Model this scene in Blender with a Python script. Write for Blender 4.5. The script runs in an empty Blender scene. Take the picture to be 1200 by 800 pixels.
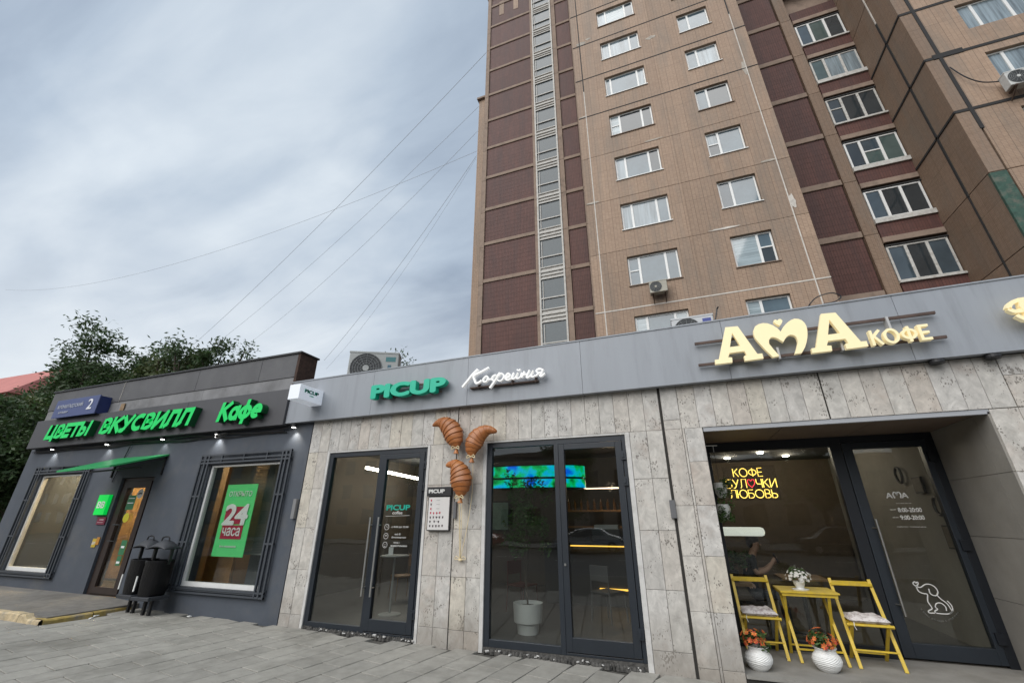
import bpy, math, random
from mathutils import Vector, Matrix, noise
random.seed(7)
R = math.radians
S = bpy.context.scene
C = S.collection
# ------------------------------------------------------------------ camera
cd = bpy.data.cameras.new('camera'); cam = bpy.data.objects.new('camera', cd); C.objects.link(cam)
cam.location = (0, 0, 1.6)
cam.rotation_euler = (R(90 + 22.931), 0, R(20.437))
cd.sensor_width = 36; cd.lens = 36 * 493.14 / 1200; cd.clip_start = .05; cd.clip_end = 3000
S.camera = cam
# ------------------------------------------------------------------ sky and sun
W = bpy.data.worlds.new('World'); S.world = W; W.use_nodes = True
nt = W.node_tree; nt.nodes.clear()
def wn(t, **k):
    n = nt.nodes.new(t)
    for a, b in k.items(): setattr(n, a, b)
    return n
wo = wn('ShaderNodeOutputWorld'); bg = wn('ShaderNodeBackground'); bg.inputs[1].default_value = .1
sky = wn('ShaderNodeTexSky', sky_type='NISHITA', sun_disc=False, sun_elevation=R(48), sun_rotation=R(-150))
tc = wn('ShaderNodeTexCoord'); sx = wn('ShaderNodeSeparateXYZ'); nt.links.new(tc.outputs['Generated'], sx.inputs[0])
zz = wn('ShaderNodeMath', operation='MAXIMUM'); nt.links.new(sx.outputs[2], zz.inputs[0]); zz.inputs[1].default_value = 0
za = wn('ShaderNodeMath', operation='ADD'); nt.links.new(zz.outputs[0], za.inputs[0]); za.inputs[1].default_value = .22
dx = wn('ShaderNodeMath', operation='DIVIDE'); nt.links.new(sx.outputs[0], dx.inputs[0]); nt.links.new(za.outputs[0], dx.inputs[1])
dy = wn('ShaderNodeMath', operation='DIVIDE'); nt.links.new(sx.outputs[1], dy.inputs[0]); nt.links.new(za.outputs[0], dy.inputs[1])
cb = wn('ShaderNodeCombineXYZ'); nt.links.new(dx.outputs[0], cb.inputs[0]); nt.links.new(dy.outputs[0], cb.inputs[1])
mp = wn('ShaderNodeMapping'); nt.links.new(cb.outputs[0], mp.inputs[0]); mp.inputs['Rotation'].default_value = (0, 0, R(28)); mp.inputs['Scale'].default_value = (.55, 1.25, 1)
n1 = wn('ShaderNodeTexNoise'); nt.links.new(mp.outputs[0], n1.inputs[0]); n1.inputs['Scale'].default_value = 1.15; n1.inputs['Detail'].default_value = 7; n1.inputs['Roughness'].default_value = .5; n1.inputs['Distortion'].default_value = .35
n2 = wn('ShaderNodeTexNoise'); nt.links.new(mp.outputs[0], n2.inputs[0]); n2.inputs['Scale'].default_value = 3.6; n2.inputs['Detail'].default_value = 9; n2.inputs['Distortion'].default_value = .5
ma = wn('ShaderNodeMath', operation='MULTIPLY_ADD'); nt.links.new(n2.outputs[0], ma.inputs[0]); ma.inputs[1].default_value = .42; nt.links.new(n1.outputs[0], ma.inputs[2])
cr = wn('ShaderNodeValToRGB'); nt.links.new(ma.outputs[0], cr.inputs[0])
e = cr.color_ramp; e.elements[0].position = .55; e.elements[0].color = (.28, .345, .44, 1)
e.elements[1].position = 1.0; e.elements[1].color = (.80, .86, .90, 1)
q = e.elements.new(.73); q.color = (.46, .54, .635, 1)
# brighter towards the horizon
hz = wn('ShaderNodeMapRange'); nt.links.new(sx.outputs[2], hz.inputs[0]); hz.inputs[1].default_value = .05; hz.inputs[2].default_value = .55; hz.inputs[3].default_value = 1; hz.inputs[4].default_value = 0
hm = wn('ShaderNodeMath', operation='MULTIPLY'); nt.links.new(hz.outputs[0], hm.inputs[0]); nt.links.new(ma.outputs[0], hm.inputs[1])
hc = wn('ShaderNodeMix', data_type='RGBA'); nt.links.new(hm.outputs[0], hc.inputs[0]); nt.links.new(cr.outputs[0], hc.inputs[6]); hc.inputs[7].default_value = (.88, .9, .9, 1)
sc_ = wn('ShaderNodeVectorMath', operation='SCALE'); nt.links.new(hc.outputs[2], sc_.inputs[0]); sc_.inputs[3].default_value = 5.5
mx = wn('ShaderNodeMix', data_type='RGBA'); mx.inputs[0].default_value = .93; nt.links.new(sky.outputs[0], mx.inputs[6]); nt.links.new(sc_.outputs[0], mx.inputs[7])
nt.links.new(mx.outputs[2], bg.inputs[0]); nt.links.new(bg.outputs[0], wo.inputs[0])
sl = bpy.data.lights.new('sun', 'SUN'); sun = bpy.data.objects.new('sun', sl); C.objects.link(sun)
sl.energy = 1.5; sl.angle = R(60); sl.color = (1, .97, .93)
# sun behind the viewer, high, behind cloud
sun.rotation_euler = (R(48), 0, R(-22))
V = S.view_settings; V.view_transform = 'Standard'; V.look = 'None'; V.exposure = 1.0; V.gamma = 1; V.use_curve_mapping = False
S.cycles.max_bounces = 6; S.cycles.transparent_max_bounces = 12; S.cycles.caustics_reflective = False; S.cycles.caustics_refractive = False
S.cycles.use_denoising = True

# ------------------------------------------------------------------ materials
MATS = {}
def mat(name, col, rough=.7, metal=0, var=0, nscale=6, bump=0, bscale=40, emit=None, estr=0, spec=.5, dirt=None, dscale=1.5, damt=.5, rnd=0, stretch=(1, 1, 1), coat=0):
    if name in MATS: return MATS[name]
    m = bpy.data.materials.new(name); m.use_nodes = True; MATS[name] = m
    t = m.node_tree; n = t.nodes; L = t.links.new
    b = n['Principled BSDF']; b.inputs['Roughness'].default_value = rough; b.inputs['Metallic'].default_value = metal
    b.inputs['Specular IOR Level'].default_value = spec
    if coat: b.inputs['Coat Weight'].default_value = coat; b.inputs['Coat Roughness'].default_value = .05
    g = n.new('ShaderNodeNewGeometry'); mpn = n.new('ShaderNodeMapping'); L(g.outputs['Position'], mpn.inputs[0]); mpn.inputs['Scale'].default_value = stretch
    P = mpn.outputs[0]
    c4 = (*col, 1)
    cur = None
    rgb = n.new('ShaderNodeRGB'); rgb.outputs[0].default_value = c4; cur = rgb.outputs[0]
    if var or rnd:
        hs = n.new('ShaderNodeHueSaturation'); L(cur, hs.inputs['Color'])
        val = None
        if var:
            nz = n.new('ShaderNodeTexNoise'); L(P, nz.inputs[0]); nz.inputs['Scale'].default_value = nscale; nz.inputs['Detail'].default_value = 6; nz.inputs['Roughness'].default_value = .62
            mr = n.new('ShaderNodeMapRange'); L(nz.outputs[0], mr.inputs[0]); mr.inputs[1].default_value = .3; mr.inputs[2].default_value = .7; mr.inputs[3].default_value = 1 - var; mr.inputs[4].default_value = 1 + var
            val = mr.outputs[0]
        if rnd:
            oi = n.new('ShaderNodeObjectInfo'); mr2 = n.new('ShaderNodeMapRange'); L(oi.outputs['Random'], mr2.inputs[0]); mr2.inputs[3].default_value = 1 - rnd; mr2.inputs[4].default_value = 1 + rnd
            if val is None: val = mr2.outputs[0]
            else:
                mm = n.new('ShaderNodeMath'); mm.operation = 'MULTIPLY'; L(val, mm.inputs[0]); L(mr2.outputs[0], mm.inputs[1]); val = mm.outputs[0]
        L(val, hs.inputs['Value']); cur = hs.outputs[0]
    if dirt:
        nz = n.new('ShaderNodeTexNoise'); L(P, nz.inputs[0]); nz.inputs['Scale'].default_value = dscale; nz.inputs['Detail'].default_value = 8; nz.inputs['Roughness'].default_value = .65
        mr = n.new('ShaderNodeMapRange'); L(nz.outputs[0], mr.inputs[0]); mr.inputs[1].default_value = .5; mr.inputs[2].default_value = .7; mr.inputs[4].default_value = damt
        mi = n.new('ShaderNodeMix'); mi.data_type = 'RGBA'; L(mr.outputs[0], mi.inputs[0]); L(cur, mi.inputs[6]); mi.inputs[7].default_value = (*dirt, 1); cur = mi.outputs[2]
    L(cur, b.inputs['Base Color'])
    if bump:
        nz = n.new('ShaderNodeTexNoise'); L(P, nz.inputs[0]); nz.inputs['Scale'].default_value = bscale; nz.inputs['Detail'].default_value = 4
        bp = n.new('ShaderNodeBump'); bp.inputs['Strength'].default_value = bump; bp.inputs['Distance'].default_value = .01; L(nz.outputs[0], bp.inputs['Height']); L(bp.outputs[0], b.inputs['Normal'])
    if emit: b.inputs['Emission Color'].default_value = (*emit, 1); b.inputs['Emission Strength'].default_value = estr
    m['P'] = 0
    return m

def glass(name, tint=(.8, .85, .85), boost=1.0, alpha=1.0):
    m = bpy.data.materials.new(name); m.use_nodes = True; t = m.node_tree; n = t.nodes; L = t.links.new; n.clear()
    o = n.new('ShaderNodeOutputMaterial'); mi = n.new('ShaderNodeMixShader'); tr = n.new('ShaderNodeBsdfTransparent'); gl = n.new('ShaderNodeBsdfGlossy')
    tr.inputs[0].default_value = (*tint, 1); gl.inputs['Roughness'].default_value = .012; gl.inputs[0].default_value = (1, 1, 1, 1)
    g = n.new('ShaderNodeNewGeometry'); nz = n.new('ShaderNodeTexNoise'); L(g.outputs['Position'], nz.inputs[0]); nz.inputs['Scale'].default_value = 1.3; nz.inputs['Detail'].default_value = 1
    bp = n.new('ShaderNodeBump'); bp.inputs['Strength'].default_value = .25; bp.inputs['Distance'].default_value = .01; L(nz.outputs[0], bp.inputs['Height']); L(bp.outputs[0], gl.inputs['Normal'])
    fr = n.new('ShaderNodeFresnel'); io = n.new('ShaderNodeMapRange'); L(g.outputs['Backfacing'], io.inputs[0]); io.inputs[3].default_value = 1.52; io.inputs[4].default_value = 1 / 1.52; L(io.outputs[0], fr.inputs[0]); mu = n.new('ShaderNodeMath'); mu.operation = 'MULTIPLY'; mu.use_clamp = True; mu.inputs[1].default_value = 1.8 * boost
    L(fr.outputs[0], mu.inputs[0]); L(mu.outputs[0], mi.inputs[0]); L(tr.outputs[0], mi.inputs[1]); L(gl.outputs[0], mi.inputs[2]); L(mi.outputs[0], o.inputs[0])
    MATS[name] = m; return m

def travertine():
    m = bpy.data.materials.new('travertine'); m.use_nodes = True; t = m.node_tree; n = t.nodes; L = t.links.new; b = n['Principled BSDF']; b.inputs['Roughness'].default_value = .62; b.inputs['Specular IOR Level'].default_value = .35
    g = n.new('ShaderNodeNewGeometry'); oi = n.new('ShaderNodeObjectInfo')
    # every slab is a different cut: shift the pattern by the slab's random number
    sc = n.new('ShaderNodeVectorMath'); sc.operation = 'SCALE'; cx = n.new('ShaderNodeCombineXYZ'); L(oi.outputs['Random'], cx.inputs[0]); L(oi.outputs['Random'], cx.inputs[2]); L(cx.outputs[0], sc.inputs[0]); sc.inputs[3].default_value = 37
    ad = n.new('ShaderNodeVectorMath'); ad.operation = 'ADD'; L(g.outputs['Position'], ad.inputs[0]); L(sc.outputs[0], ad.inputs[1]); P = ad.outputs[0]
    rp = n.new('ShaderNodeValToRGB'); L(oi.outputs['Random'], rp.inputs[0]); r = rp.color_ramp; r.interpolation = 'CONSTANT'
    cols = [(.52, .495, .455), (.50, .48, .445), (.53, .50, .455), (.50, .465, .42), (.53, .51, .48), (.48, .46, .43), (.54, .50, .43), (.51, .49, .46), (.50, .455, .405)]
    for i, c in enumerate(cols):
        el = r.elements[0] if i == 0 else r.elements.new(i / len(cols)); el.position = i / len(cols); el.color = (*c, 1)
    r.elements.remove(r.elements[-1]) if len(r.elements) > len(cols) else None
    mp_ = n.new('ShaderNodeMapping'); L(P, mp_.inputs[0]); mp_.inputs['Scale'].default_value = (1, 1, .7); mp_.inputs['Rotation'].default_value = (0, R(35), 0)
    n1 = n.new('ShaderNodeTexNoise'); L(mp_.outputs[0], n1.inputs[0]); n1.inputs['Scale'].default_value = 9; n1.inputs['Detail'].default_value = 9; n1.inputs['Roughness'].default_value = .7; n1.inputs['Distortion'].default_value = .6
    mr = n.new('ShaderNodeMapRange'); L(n1.outputs[0], mr.inputs[0]); mr.inputs[1].default_value = .3; mr.inputs[2].default_value = .72; mr.inputs[3].default_value = 1.2; mr.inputs[4].default_value = .66
    hs = n.new('ShaderNodeHueSaturation'); L(rp.outputs[0], hs.inputs['Color']); L(mr.outputs[0], hs.inputs['Value'])
    # reddish and brown seams
    n2 = n.new('ShaderNodeTexNoise'); L(P, n2.inputs[0]); n2.inputs['Scale'].default_value = 2.6; n2.inputs['Detail'].default_value = 7; n2.inputs['Roughness'].default_value = .7
    m2 = n.new('ShaderNodeMapRange'); L(n2.outputs[0], m2.inputs[0]); m2.inputs[1].default_value = .54; m2.inputs[2].default_value = .74; m2.inputs[4].default_value = .42
    c2 = n.new('ShaderNodeMix'); c2.data_type = 'RGBA'; L(m2.outputs[0], c2.inputs[0]); L(hs.outputs[0], c2.inputs[6]); c2.inputs[7].default_value = (.36, .27, .215, 1)
    # pits
    mv = n.new('ShaderNodeMapping'); L(P, mv.inputs[0]); mv.inputs['Scale'].default_value = (1.4, 1, .8); mv.inputs['Rotation'].default_value = (0, R(30), 0)
    dn = n.new('ShaderNodeTexNoise'); L(P, dn.inputs[0]); dn.inputs['Scale'].default_value = 14; dn.inputs['Detail'].default_value = 2
    dm = n.new('ShaderNodeMix'); dm.data_type = 'RGBA'; dm.inputs[0].default_value = .05; L(mv.outputs[0], dm.inputs[6]); L(dn.outputs['Color'], dm.inputs[7])
    vo = n.new('ShaderNodeTexVoronoi'); L(dm.outputs[2], vo.inputs[0]); vo.inputs['Scale'].default_value = 34
    n3 = n.new('ShaderNodeTexNoise'); L(P, n3.inputs[0]); n3.inputs['Scale'].default_value = 5; n3.inputs['Detail'].default_value = 3
    th = n.new('ShaderNodeMapRange'); L(n3.outputs[0], th.inputs[0]); th.inputs[1].default_value = .44; th.inputs[2].default_value = .72; th.inputs[3].default_value = .0; th.inputs[4].default_value = .5
    lt = n.new('ShaderNodeMath'); lt.operation = 'LESS_THAN'; L(vo.outputs['Distance'], lt.inputs[0]); L(th.outputs[0], lt.inputs[1])
    pm = n.new('ShaderNodeMath'); pm.operation = 'MULTIPLY'; L(lt.outputs[0], pm.inputs[0]); pm.inputs[1].default_value = .72
    c3 = n.new('ShaderNodeMix'); c3.data_type = 'RGBA'; L(pm.outputs[0], c3.inputs[0]); L(c2.outputs[2], c3.inputs[6]); c3.inputs[7].default_value = (.13, .115, .10, 1)
    # grime splashed up from the pavement (a stain with its own ragged edge)
    sz = n.new('ShaderNodeSeparateXYZ'); L(g.outputs['Position'], sz.inputs[0])
    n4 = n.new('ShaderNodeTexNoise'); L(g.outputs['Position'], n4.inputs[0]); n4.inputs['Scale'].default_value = 3.5; n4.inputs['Detail'].default_value = 8
    a4 = n.new('ShaderNodeMath'); a4.operation = 'MULTIPLY_ADD'; L(n4.outputs[0], a4.inputs[0]); a4.inputs[1].default_value = -1.1; L(sz.outputs[2], a4.inputs[2])
    g4 = n.new('ShaderNodeMapRange'); L(a4.outputs[0], g4.inputs[0]); g4.inputs[1].default_value = -.62; g4.inputs[2].default_value = .05; g4.inputs[3].default_value = .6; g4.inputs[4].default_value = 0
    c4 = n.new('ShaderNodeMix'); c4.data_type = 'RGBA'; L(g4.outputs[0], c4.inputs[0]); L(c3.outputs[2], c4.inputs[6]); c4.inputs[7].default_value = (.20, .175, .145, 1)
    L(c4.outputs[2], b.inputs['Base Color'])
    bp = n.new('ShaderNodeBump'); bp.inputs['Strength'].default_value = .5; bp.inputs['Distance'].default_value = .004
    ih = n.new('ShaderNodeMath'); ih.operation = 'SUBTRACT'; ih.inputs[0].default_value = 1; L(pm.outputs[0], ih.inputs[1]); L(ih.outputs[0], bp.inputs['Height']); L(bp.outputs[0], b.inputs['Normal'])
    MATS['travertine'] = m; return m

def tiled(name, c1, c2, mortar, tw=.14, th=.065, gw=.0035, strips=.42, stain=(.2, .17, .14)):
    """small glazed tiles cast into a concrete panel; the facade is too far off to tell single tiles apart"""
    m = bpy.data.materials.new(name); m.use_nodes = True; t = m.node_tree; n = t.nodes; L = t.links.new; b = n['Principled BSDF']; b.inputs['Roughness'].default_value = .6; b.inputs['Specular IOR Level'].default_value = .3
    g = n.new('ShaderNodeNewGeometry'); sp = n.new('ShaderNodeSeparateXYZ'); L(g.outputs['Position'], sp.inputs[0])
    xy = n.new('ShaderNodeMath'); xy.operation = 'ADD'; L(sp.outputs[0], xy.inputs[0]); L(sp.outputs[1], xy.inputs[1])
    cbn = n.new('ShaderNodeCombineXYZ'); L(xy.outputs[0], cbn.inputs[0]); L(sp.outputs[2], cbn.inputs[1])
    br = n.new('ShaderNodeTexBrick'); L(cbn.outputs[0], br.inputs[0]); br.offset = 0; br.inputs['Scale'].default_value = 1; br.inputs['Brick Width'].default_value = tw; br.inputs['Row Height'].default_value = th
    br.inputs['Mortar Size'].default_value = gw; br.inputs['Mortar Smooth'].default_value = .2; br.inputs['Color1'].default_value = (*c1, 1); br.inputs['Color2'].default_value = (*c2, 1); br.inputs['Mortar'].default_value = (*mortar, 1)
    b2 = n.new('ShaderNodeTexBrick'); L(cbn.outputs[0], b2.inputs[0]); b2.offset = 0; b2.inputs['Scale'].default_value = 1; b2.inputs['Brick Width'].default_value = strips; b2.inputs['Row Height'].default_value = 2.8
    b2.inputs['Mortar Size'].default_value = .008; b2.inputs['Mortar Smooth'].default_value = .3; b2.inputs['Color1'].default_value = (1, 1, 1, 1); b2.inputs['Color2'].default_value = (.9, .9, .9, 1); b2.inputs['Mortar'].default_value = (.62, .6, .58, 1)
    mu = n.new('ShaderNodeMix'); mu.data_type = 'RGBA'; mu.blend_type = 'MULTIPLY'; mu.inputs[0].default_value = 1; L(br.outputs[0], mu.inputs[6]); L(b2.outputs[0], mu.inputs[7])
    mp_ = n.new('ShaderNodeMapping'); L(g.outputs['Position'], mp_.inputs[0]); mp_.inputs['Scale'].default_value = (1.6, 1, .22)
    nz = n.new('ShaderNodeTexNoise'); L(mp_.outputs[0], nz.inputs[0]); nz.inputs['Scale'].default_value = .9; nz.inputs['Detail'].default_value = 9; nz.inputs['Roughness'].default_value = .68
    mr = n.new('ShaderNodeMapRange'); L(nz.outputs[0], mr.inputs[0]); mr.inputs[1].default_value = .46; mr.inputs[2].default_value = .74; mr.inputs[4].default_value = .8
    mi = n.new('ShaderNodeMix'); mi.data_type = 'RGBA'; L(mr.outputs[0], mi.inputs[0]); L(mu.outputs[2], mi.inputs[6]); mi.inputs[7].default_value = (*stain, 1)
    oi = n.new('ShaderNodeObjectInfo'); m3 = n.new('ShaderNodeMapRange'); L(oi.outputs['Random'], m3.inputs[0]); m3.inputs[3].default_value = .9; m3.inputs[4].default_value = 1.1
    hs = n.new('ShaderNodeHueSaturation'); L(mi.outputs[2], hs.inputs['Color']); L(m3.outputs[0], hs.inputs['Value']); L(hs.outputs[0], b.inputs['Base Color'])
    bp = n.new('ShaderNodeBump'); bp.inputs['Strength'].default_value = .6; bp.inputs['Distance'].default_value = .01; iv = n.new('ShaderNodeMath'); iv.operation = 'SUBTRACT'; iv.inputs[0].default_value = 1; L(br.outputs['Fac'], iv.inputs[1]); L(iv.outputs[0], bp.inputs['Height']); L(bp.outputs[0], b.inputs['Normal'])
    MATS[name] = m; return m

def leafmat(name, col, var=.35):
    m = bpy.data.materials.new(name); m.use_nodes = True; t = m.node_tree; n = t.nodes; L = t.links.new; b = n['Principled BSDF']; b.inputs['Roughness'].default_value = .55
    g = n.new('ShaderNodeNewGeometry'); hs = n.new('ShaderNodeHueSaturation'); hs.inputs['Color'].default_value = (*col, 1)
    mr = n.new('ShaderNodeMapRange'); L(g.outputs['Random Per Island'], mr.inputs[0]); mr.inputs[3].default_value = 1 - var; mr.inputs[4].default_value = 1 + var * 1.6
    mh = n.new('ShaderNodeMapRange'); L(g.outputs['Random Per Island'], mh.inputs[0]); mh.inputs[3].default_value = .475; mh.inputs[4].default_value = .52
    L(mr.outputs[0], hs.inputs['Value']); L(mh.outputs[0], hs.inputs['Hue']); L(hs.outputs[0], b.inputs['Base Color'])
    ts = n.new('ShaderNodeBsdfTranslucent'); L(hs.outputs[0], ts.inputs[0]); mx_ = n.new('ShaderNodeMixShader'); mx_.inputs[0].default_value = .3
    L(b.outputs[0], mx_.inputs[1]); L(ts.outputs[0], mx_.inputs[2]); L(mx_.outputs[0], n['Material Output'].inputs[0])
    MATS[name] = m; return m

M_stone = travertine()
M_tan = tiled('tan_tile', (.39, .275, .195), (.34, .235, .165), (.19, .13, .093))
M_tan2 = tiled('side_tile', (.275, .19, .135), (.24, .165, .115), (.14, .097, .07), strips=1.1)
M_red = tiled('oxblood_tile', (.120, .052, .042), (.099, .043, .035), (.057, .028, .024), tw=.1, th=.3, gw=.006, strips=.4, stain=(.06, .035, .034))
M_beam = mat('beam_concrete', (.27, .2, .155), .85, var=.12, nscale=3, bump=.3, dirt=(.12, .09, .07), dscale=2.2, damt=.6)
M_seal = mat('sealant_black', (.02, .019, .019), .8)
M_sealw = mat('sealant_pale', (.55, .51, .46), .8, var=.2, nscale=5)
M_pvc = mat('white_pvc', (.72, .72, .70), .35, var=.05)
M_pvcold = mat('old_white_frame', (.50, .49, .46), .6, var=.18, nscale=8, dirt=(.25, .2, .15), damt=.5, dscale=6)
M_fasc = mat('grey_composite', (.29, .31, .34), .4, var=.05, nscale=1.2, rnd=.03, spec=.4, stretch=(3.5, 1, .45), dirt=(.20, .21, .225), dscale=1.6, damt=.45)
M_dfasc = mat('dark_fascia', (.062, .062, .068), .5, var=.08, nscale=2)
M_dwall = mat('slate_render', (.066, .077, .096), .75, var=.1, nscale=2.2, bump=.35, bscale=60, dirt=(.11, .11, .11), dscale=1.3, damt=.6)
M_band = mat('pale_band', (.20, .20, .205), .7, var=.22, nscale=2.2, dirt=(.10, .10, .10), dscale=2.5, damt=.6)
M_par = mat('parapet_sheet', (.085, .085, .09), .6, var=.14, nscale=1.6, dirt=(.14, .14, .14), dscale=2.2, damt=.35)
M_rust = mat('rusty_brick', (.05, .028, .02), .9, var=.4, nscale=14, bump=.6, bscale=30)
M_frame = mat('anthracite_frame', (.014, .019, .026), .42, var=.08, rnd=.05)
M_frame2 = mat('black_frame', (.008, .010, .014), .4)
M_brown = mat('brown_door_frame', (.03, .02, .017), .4, var=.2)
M_grout = mat('grout', (.26, .24, .215), .95, var=.2, nscale=30)
M_jamb = mat('white_plaster_strip', (.55, .54, .52), .75, var=.1, nscale=9, dirt=(.3, .28, .25), dscale=5, damt=.5)
M_steel = mat('brushed_steel', (.6, .6, .58), .3, metal=1, var=.05)
M_black = mat('black_plastic', (.015, .015, .017), .45)
M_darkm = mat('dark_grille_paint', (.05, .057, .068), .5, var=.08)
M_glass = glass('shop_glass', (.86, .88, .87), .68)
M_glass2 = glass('clear_glass', (.88, .9, .88), .5)
M_leaf = leafmat('leaf_green', (.06, .11, .03))
M_leafd = leafmat('leaf_dark', (.05, .085, .03))
M_leafy = leafmat('leaf_olive', (.08, .10, .035))
M_bark = mat('bark', (.07, .055, .04), .9, var=.3, nscale=12, bump=.8, bscale=20)
M_yel = mat('yellow_paint', (.60, .42, .035), .45, var=.14, nscale=12, bump=.15, dirt=(.42, .31, .10), dscale=14, damt=.6)
M_white = mat('white_paint', (.75, .75, .73), .4)
M_wicker = mat('white_glaze', (.72, .72, .70), .35, var=.05, bump=.3, bscale=60)
M_terra = mat('soil', (.03, .022, .015), 1, var=.4, nscale=40, bump=1)
M_asph = mat('asphalt', (.055, .055, .057), .85, var=.2, nscale=5, bump=.5, bscale=90)

# ------------------------------------------------------------------ mesh helpers
WL = {}
class MB:
    def __init__(s): s.v = []; s.f = []
    def add(s, vs, fs):
        o = len(s.v); s.v += [tuple(p) for p in vs]; s.f += [tuple(i + o for i in f) for f in fs]; return s
    def box(s, x0, x1, y0, y1, z0, z1):
        return s.add([(x0, y0, z0), (x1, y0, z0), (x1, y1, z0), (x0, y1, z0), (x0, y0, z1), (x1, y0, z1), (x1, y1, z1), (x0, y1, z1)],
                     [(0, 3, 2, 1), (4, 5, 6, 7), (0, 1, 5, 4), (1, 2, 6, 5), (2, 3, 7, 6), (3, 0, 4, 7)])
    def slab(s, x0, x1, y0, y1, z0, z1, c=.004):
        """front (y0) face chamfered"""
        return s.add([(x0, y1, z0), (x1, y1, z0), (x1, y1, z1), (x0, y1, z1), (x0, y0 + c, z0), (x1, y0 + c, z0), (x1, y0 + c, z1), (x0, y0 + c, z1),
                      (x0 + c, y0, z0 + c), (x1 - c, y0, z0 + c), (x1 - c, y0, z1 - c), (x0 + c, y0, z1 - c)],
                     [(0, 3, 2, 1)] + [(i, (i + 1) % 4, 4 + (i + 1) % 4, 4 + i) for i in range(4)] + [(4 + i, 4 + (i + 1) % 4, 8 + (i + 1) % 4, 8 + i) for i in range(4)] + [(8, 9, 10, 11)])
    def obox(s, M, a, b, c):
        n = len(s.v); s.box(-a / 2, a / 2, -b / 2, b / 2, -c / 2, c / 2)
        for i in range(n, len(s.v)): s.v[i] = tuple(M @ Vector(s.v[i]))
        return s
    def bar(s, p, q, w, d, up=(0, 0, 1)):
        p = Vector(p); q = Vector(q); t = (q - p); L = t.length; t.normalize(); u = Vector(up)
        if abs(t.dot(u)) > .98: u = Vector((0, 1, 0))
        a = t.cross(u).normalized(); b = a.cross(t).normalized()
        M = Matrix((a, b, t)).transposed().to_4x4(); M.translation = (p + q) / 2
        return s.obox(M, w, d, L)
    def tube(s, pts, r, n=8, cap=True, flat=1.0):
        pts = [Vector(p) for p in pts]; k = len(pts); rs = r if isinstance(r, (list, tuple)) else [r] * k
        base = len(s.v); pa = None
        for i, p in enumerate(pts):
            t = (pts[min(i + 1, k - 1)] - pts[max(i - 1, 0)]).normalized()
            if pa is None: a = t.cross(Vector((0, 0, 1)) if abs(t.z) < .9 else Vector((0, 1, 0))).normalized()
            else: a = (pa - t * pa.dot(t)).normalized()
            pa = a; b = t.cross(a)
            for j in range(n):
                w = 2 * math.pi * j / n; s.v.append(tuple(p + (a * math.cos(w) + b * math.sin(w) * flat) * rs[i]))
        for i in range(k - 1):
            for j in range(n):
                s.f.append((base + i * n + j, base + i * n + (j + 1) % n, base + (i + 1) * n + (j + 1) % n, base + (i + 1) * n + j))
        if cap: s.f.append(tuple(base + j for j in reversed(range(n)))); s.f.append(tuple(base + (k - 1) * n + j for j in range(n)))
        return s
    def lathe(s, c, prof, n=20):
        base = len(s.v); k = len(prof)
        for r, z in prof:
            for j in range(n):
                w = 2 * math.pi * j / n; s.v.append((c[0] + r * math.cos(w), c[1] + r * math.sin(w), c[2] + z))
        for i in range(k - 1):
            for j in range(n): s.f.append((base + i * n + j, base + i * n + (j + 1) % n, base + (i + 1) * n + (j + 1) % n, base + (i + 1) * n + j))
        s.f.append(tuple(base + j for j in reversed(range(n)))); s.f.append(tuple(base + (k - 1) * n + j for j in range(n)))
        return s
    def disc(s, c, r, d, n=20, sx=1):
        """disc facing -y, thickness d"""
        base = len(s.v)
        for yy in (c[1], c[1] + d):
            for j in range(n): w = 2 * math.pi * j / n; s.v.append((c[0] + sx * r * math.cos(w), yy, c[2] + r * math.sin(w)))
        s.f.append(tuple(base + j for j in range(n))); s.f.append(tuple(base + n + j for j in reversed(range(n))))
        for j in range(n): s.f.append((base + j, base + n + j, base + n + (j + 1) % n, base + (j + 1) % n))
        return s
    def stroke(s, pts, w, y0, y1):
        """flat lettering stroke in the x-z plane, from y0 back to y1"""
        k = len(pts); L_ = []; R_ = []
        for i in range(k):
            a = Vector(pts[max(i - 1, 0)]); b = Vector(pts[min(i + 1, k - 1)]); t = (b - a)
            if t.length < 1e-7: t = Vector((1, 0))
            t.normalize(); nn = Vector((-t.y, t.x)) * (w / 2 if not isinstance(w, list) else w[i] / 2); p = Vector(pts[i]); L_.append(p + nn); R_.append(p - nn)
        b0 = len(s.v)
        for a, b in zip(L_, R_):
            for y in (y0, y1): s.v.append((a.x, y, a.y)); s.v.append((b.x, y, b.y))
        for i in range(k - 1):
            p = b0 + 4 * i; q = p + 4
            s.f += [(p, p + 1, q + 1, q), (p + 2, q + 2, q + 3, p + 3), (p, q, q + 2, p + 2), (p + 1, p + 3, q + 3, q + 1)]
        s.f += [(b0, b0 + 2, b0 + 3, b0 + 1), (q, q + 1, q + 3, q + 2)]
        return s
    def mesh(s, name, m, off=(0, 0, 0)):
        me = bpy.data.meshes.new(name); o = Vector(off)
        me.from_pydata([tuple(Vector(p) - o) for p in s.v], [], s.f); me.update()
        if m: me.materials.append(m)
        return me
    def build(s, name, m, parent=None, smooth=False, bevel=0, kind=None, label=None):
        off = WL.get(parent.name, (0, 0, 0)) if parent else (0, 0, 0)
        me = s.mesh(name, m, off)
        if smooth:
            for p in me.polygons: p.use_smooth = True
            try: me.set_sharp_from_angle(angle=R(40))
            except Exception: pass
        o = bpy.data.objects.new(name, me); C.objects.link(o)
        if parent: o.parent = parent; WL[o.name] = off
        else: WL[o.name] = (0, 0, 0)
        if bevel:
            md = o.modifiers.new('bevel', 'BEVEL'); md.width = bevel; md.segments = 2; md.limit_method = 'ANGLE'; md.angle_limit = R(35)
        if kind: o['kind'] = kind
        if label: o['label'] = label
        return o
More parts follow.
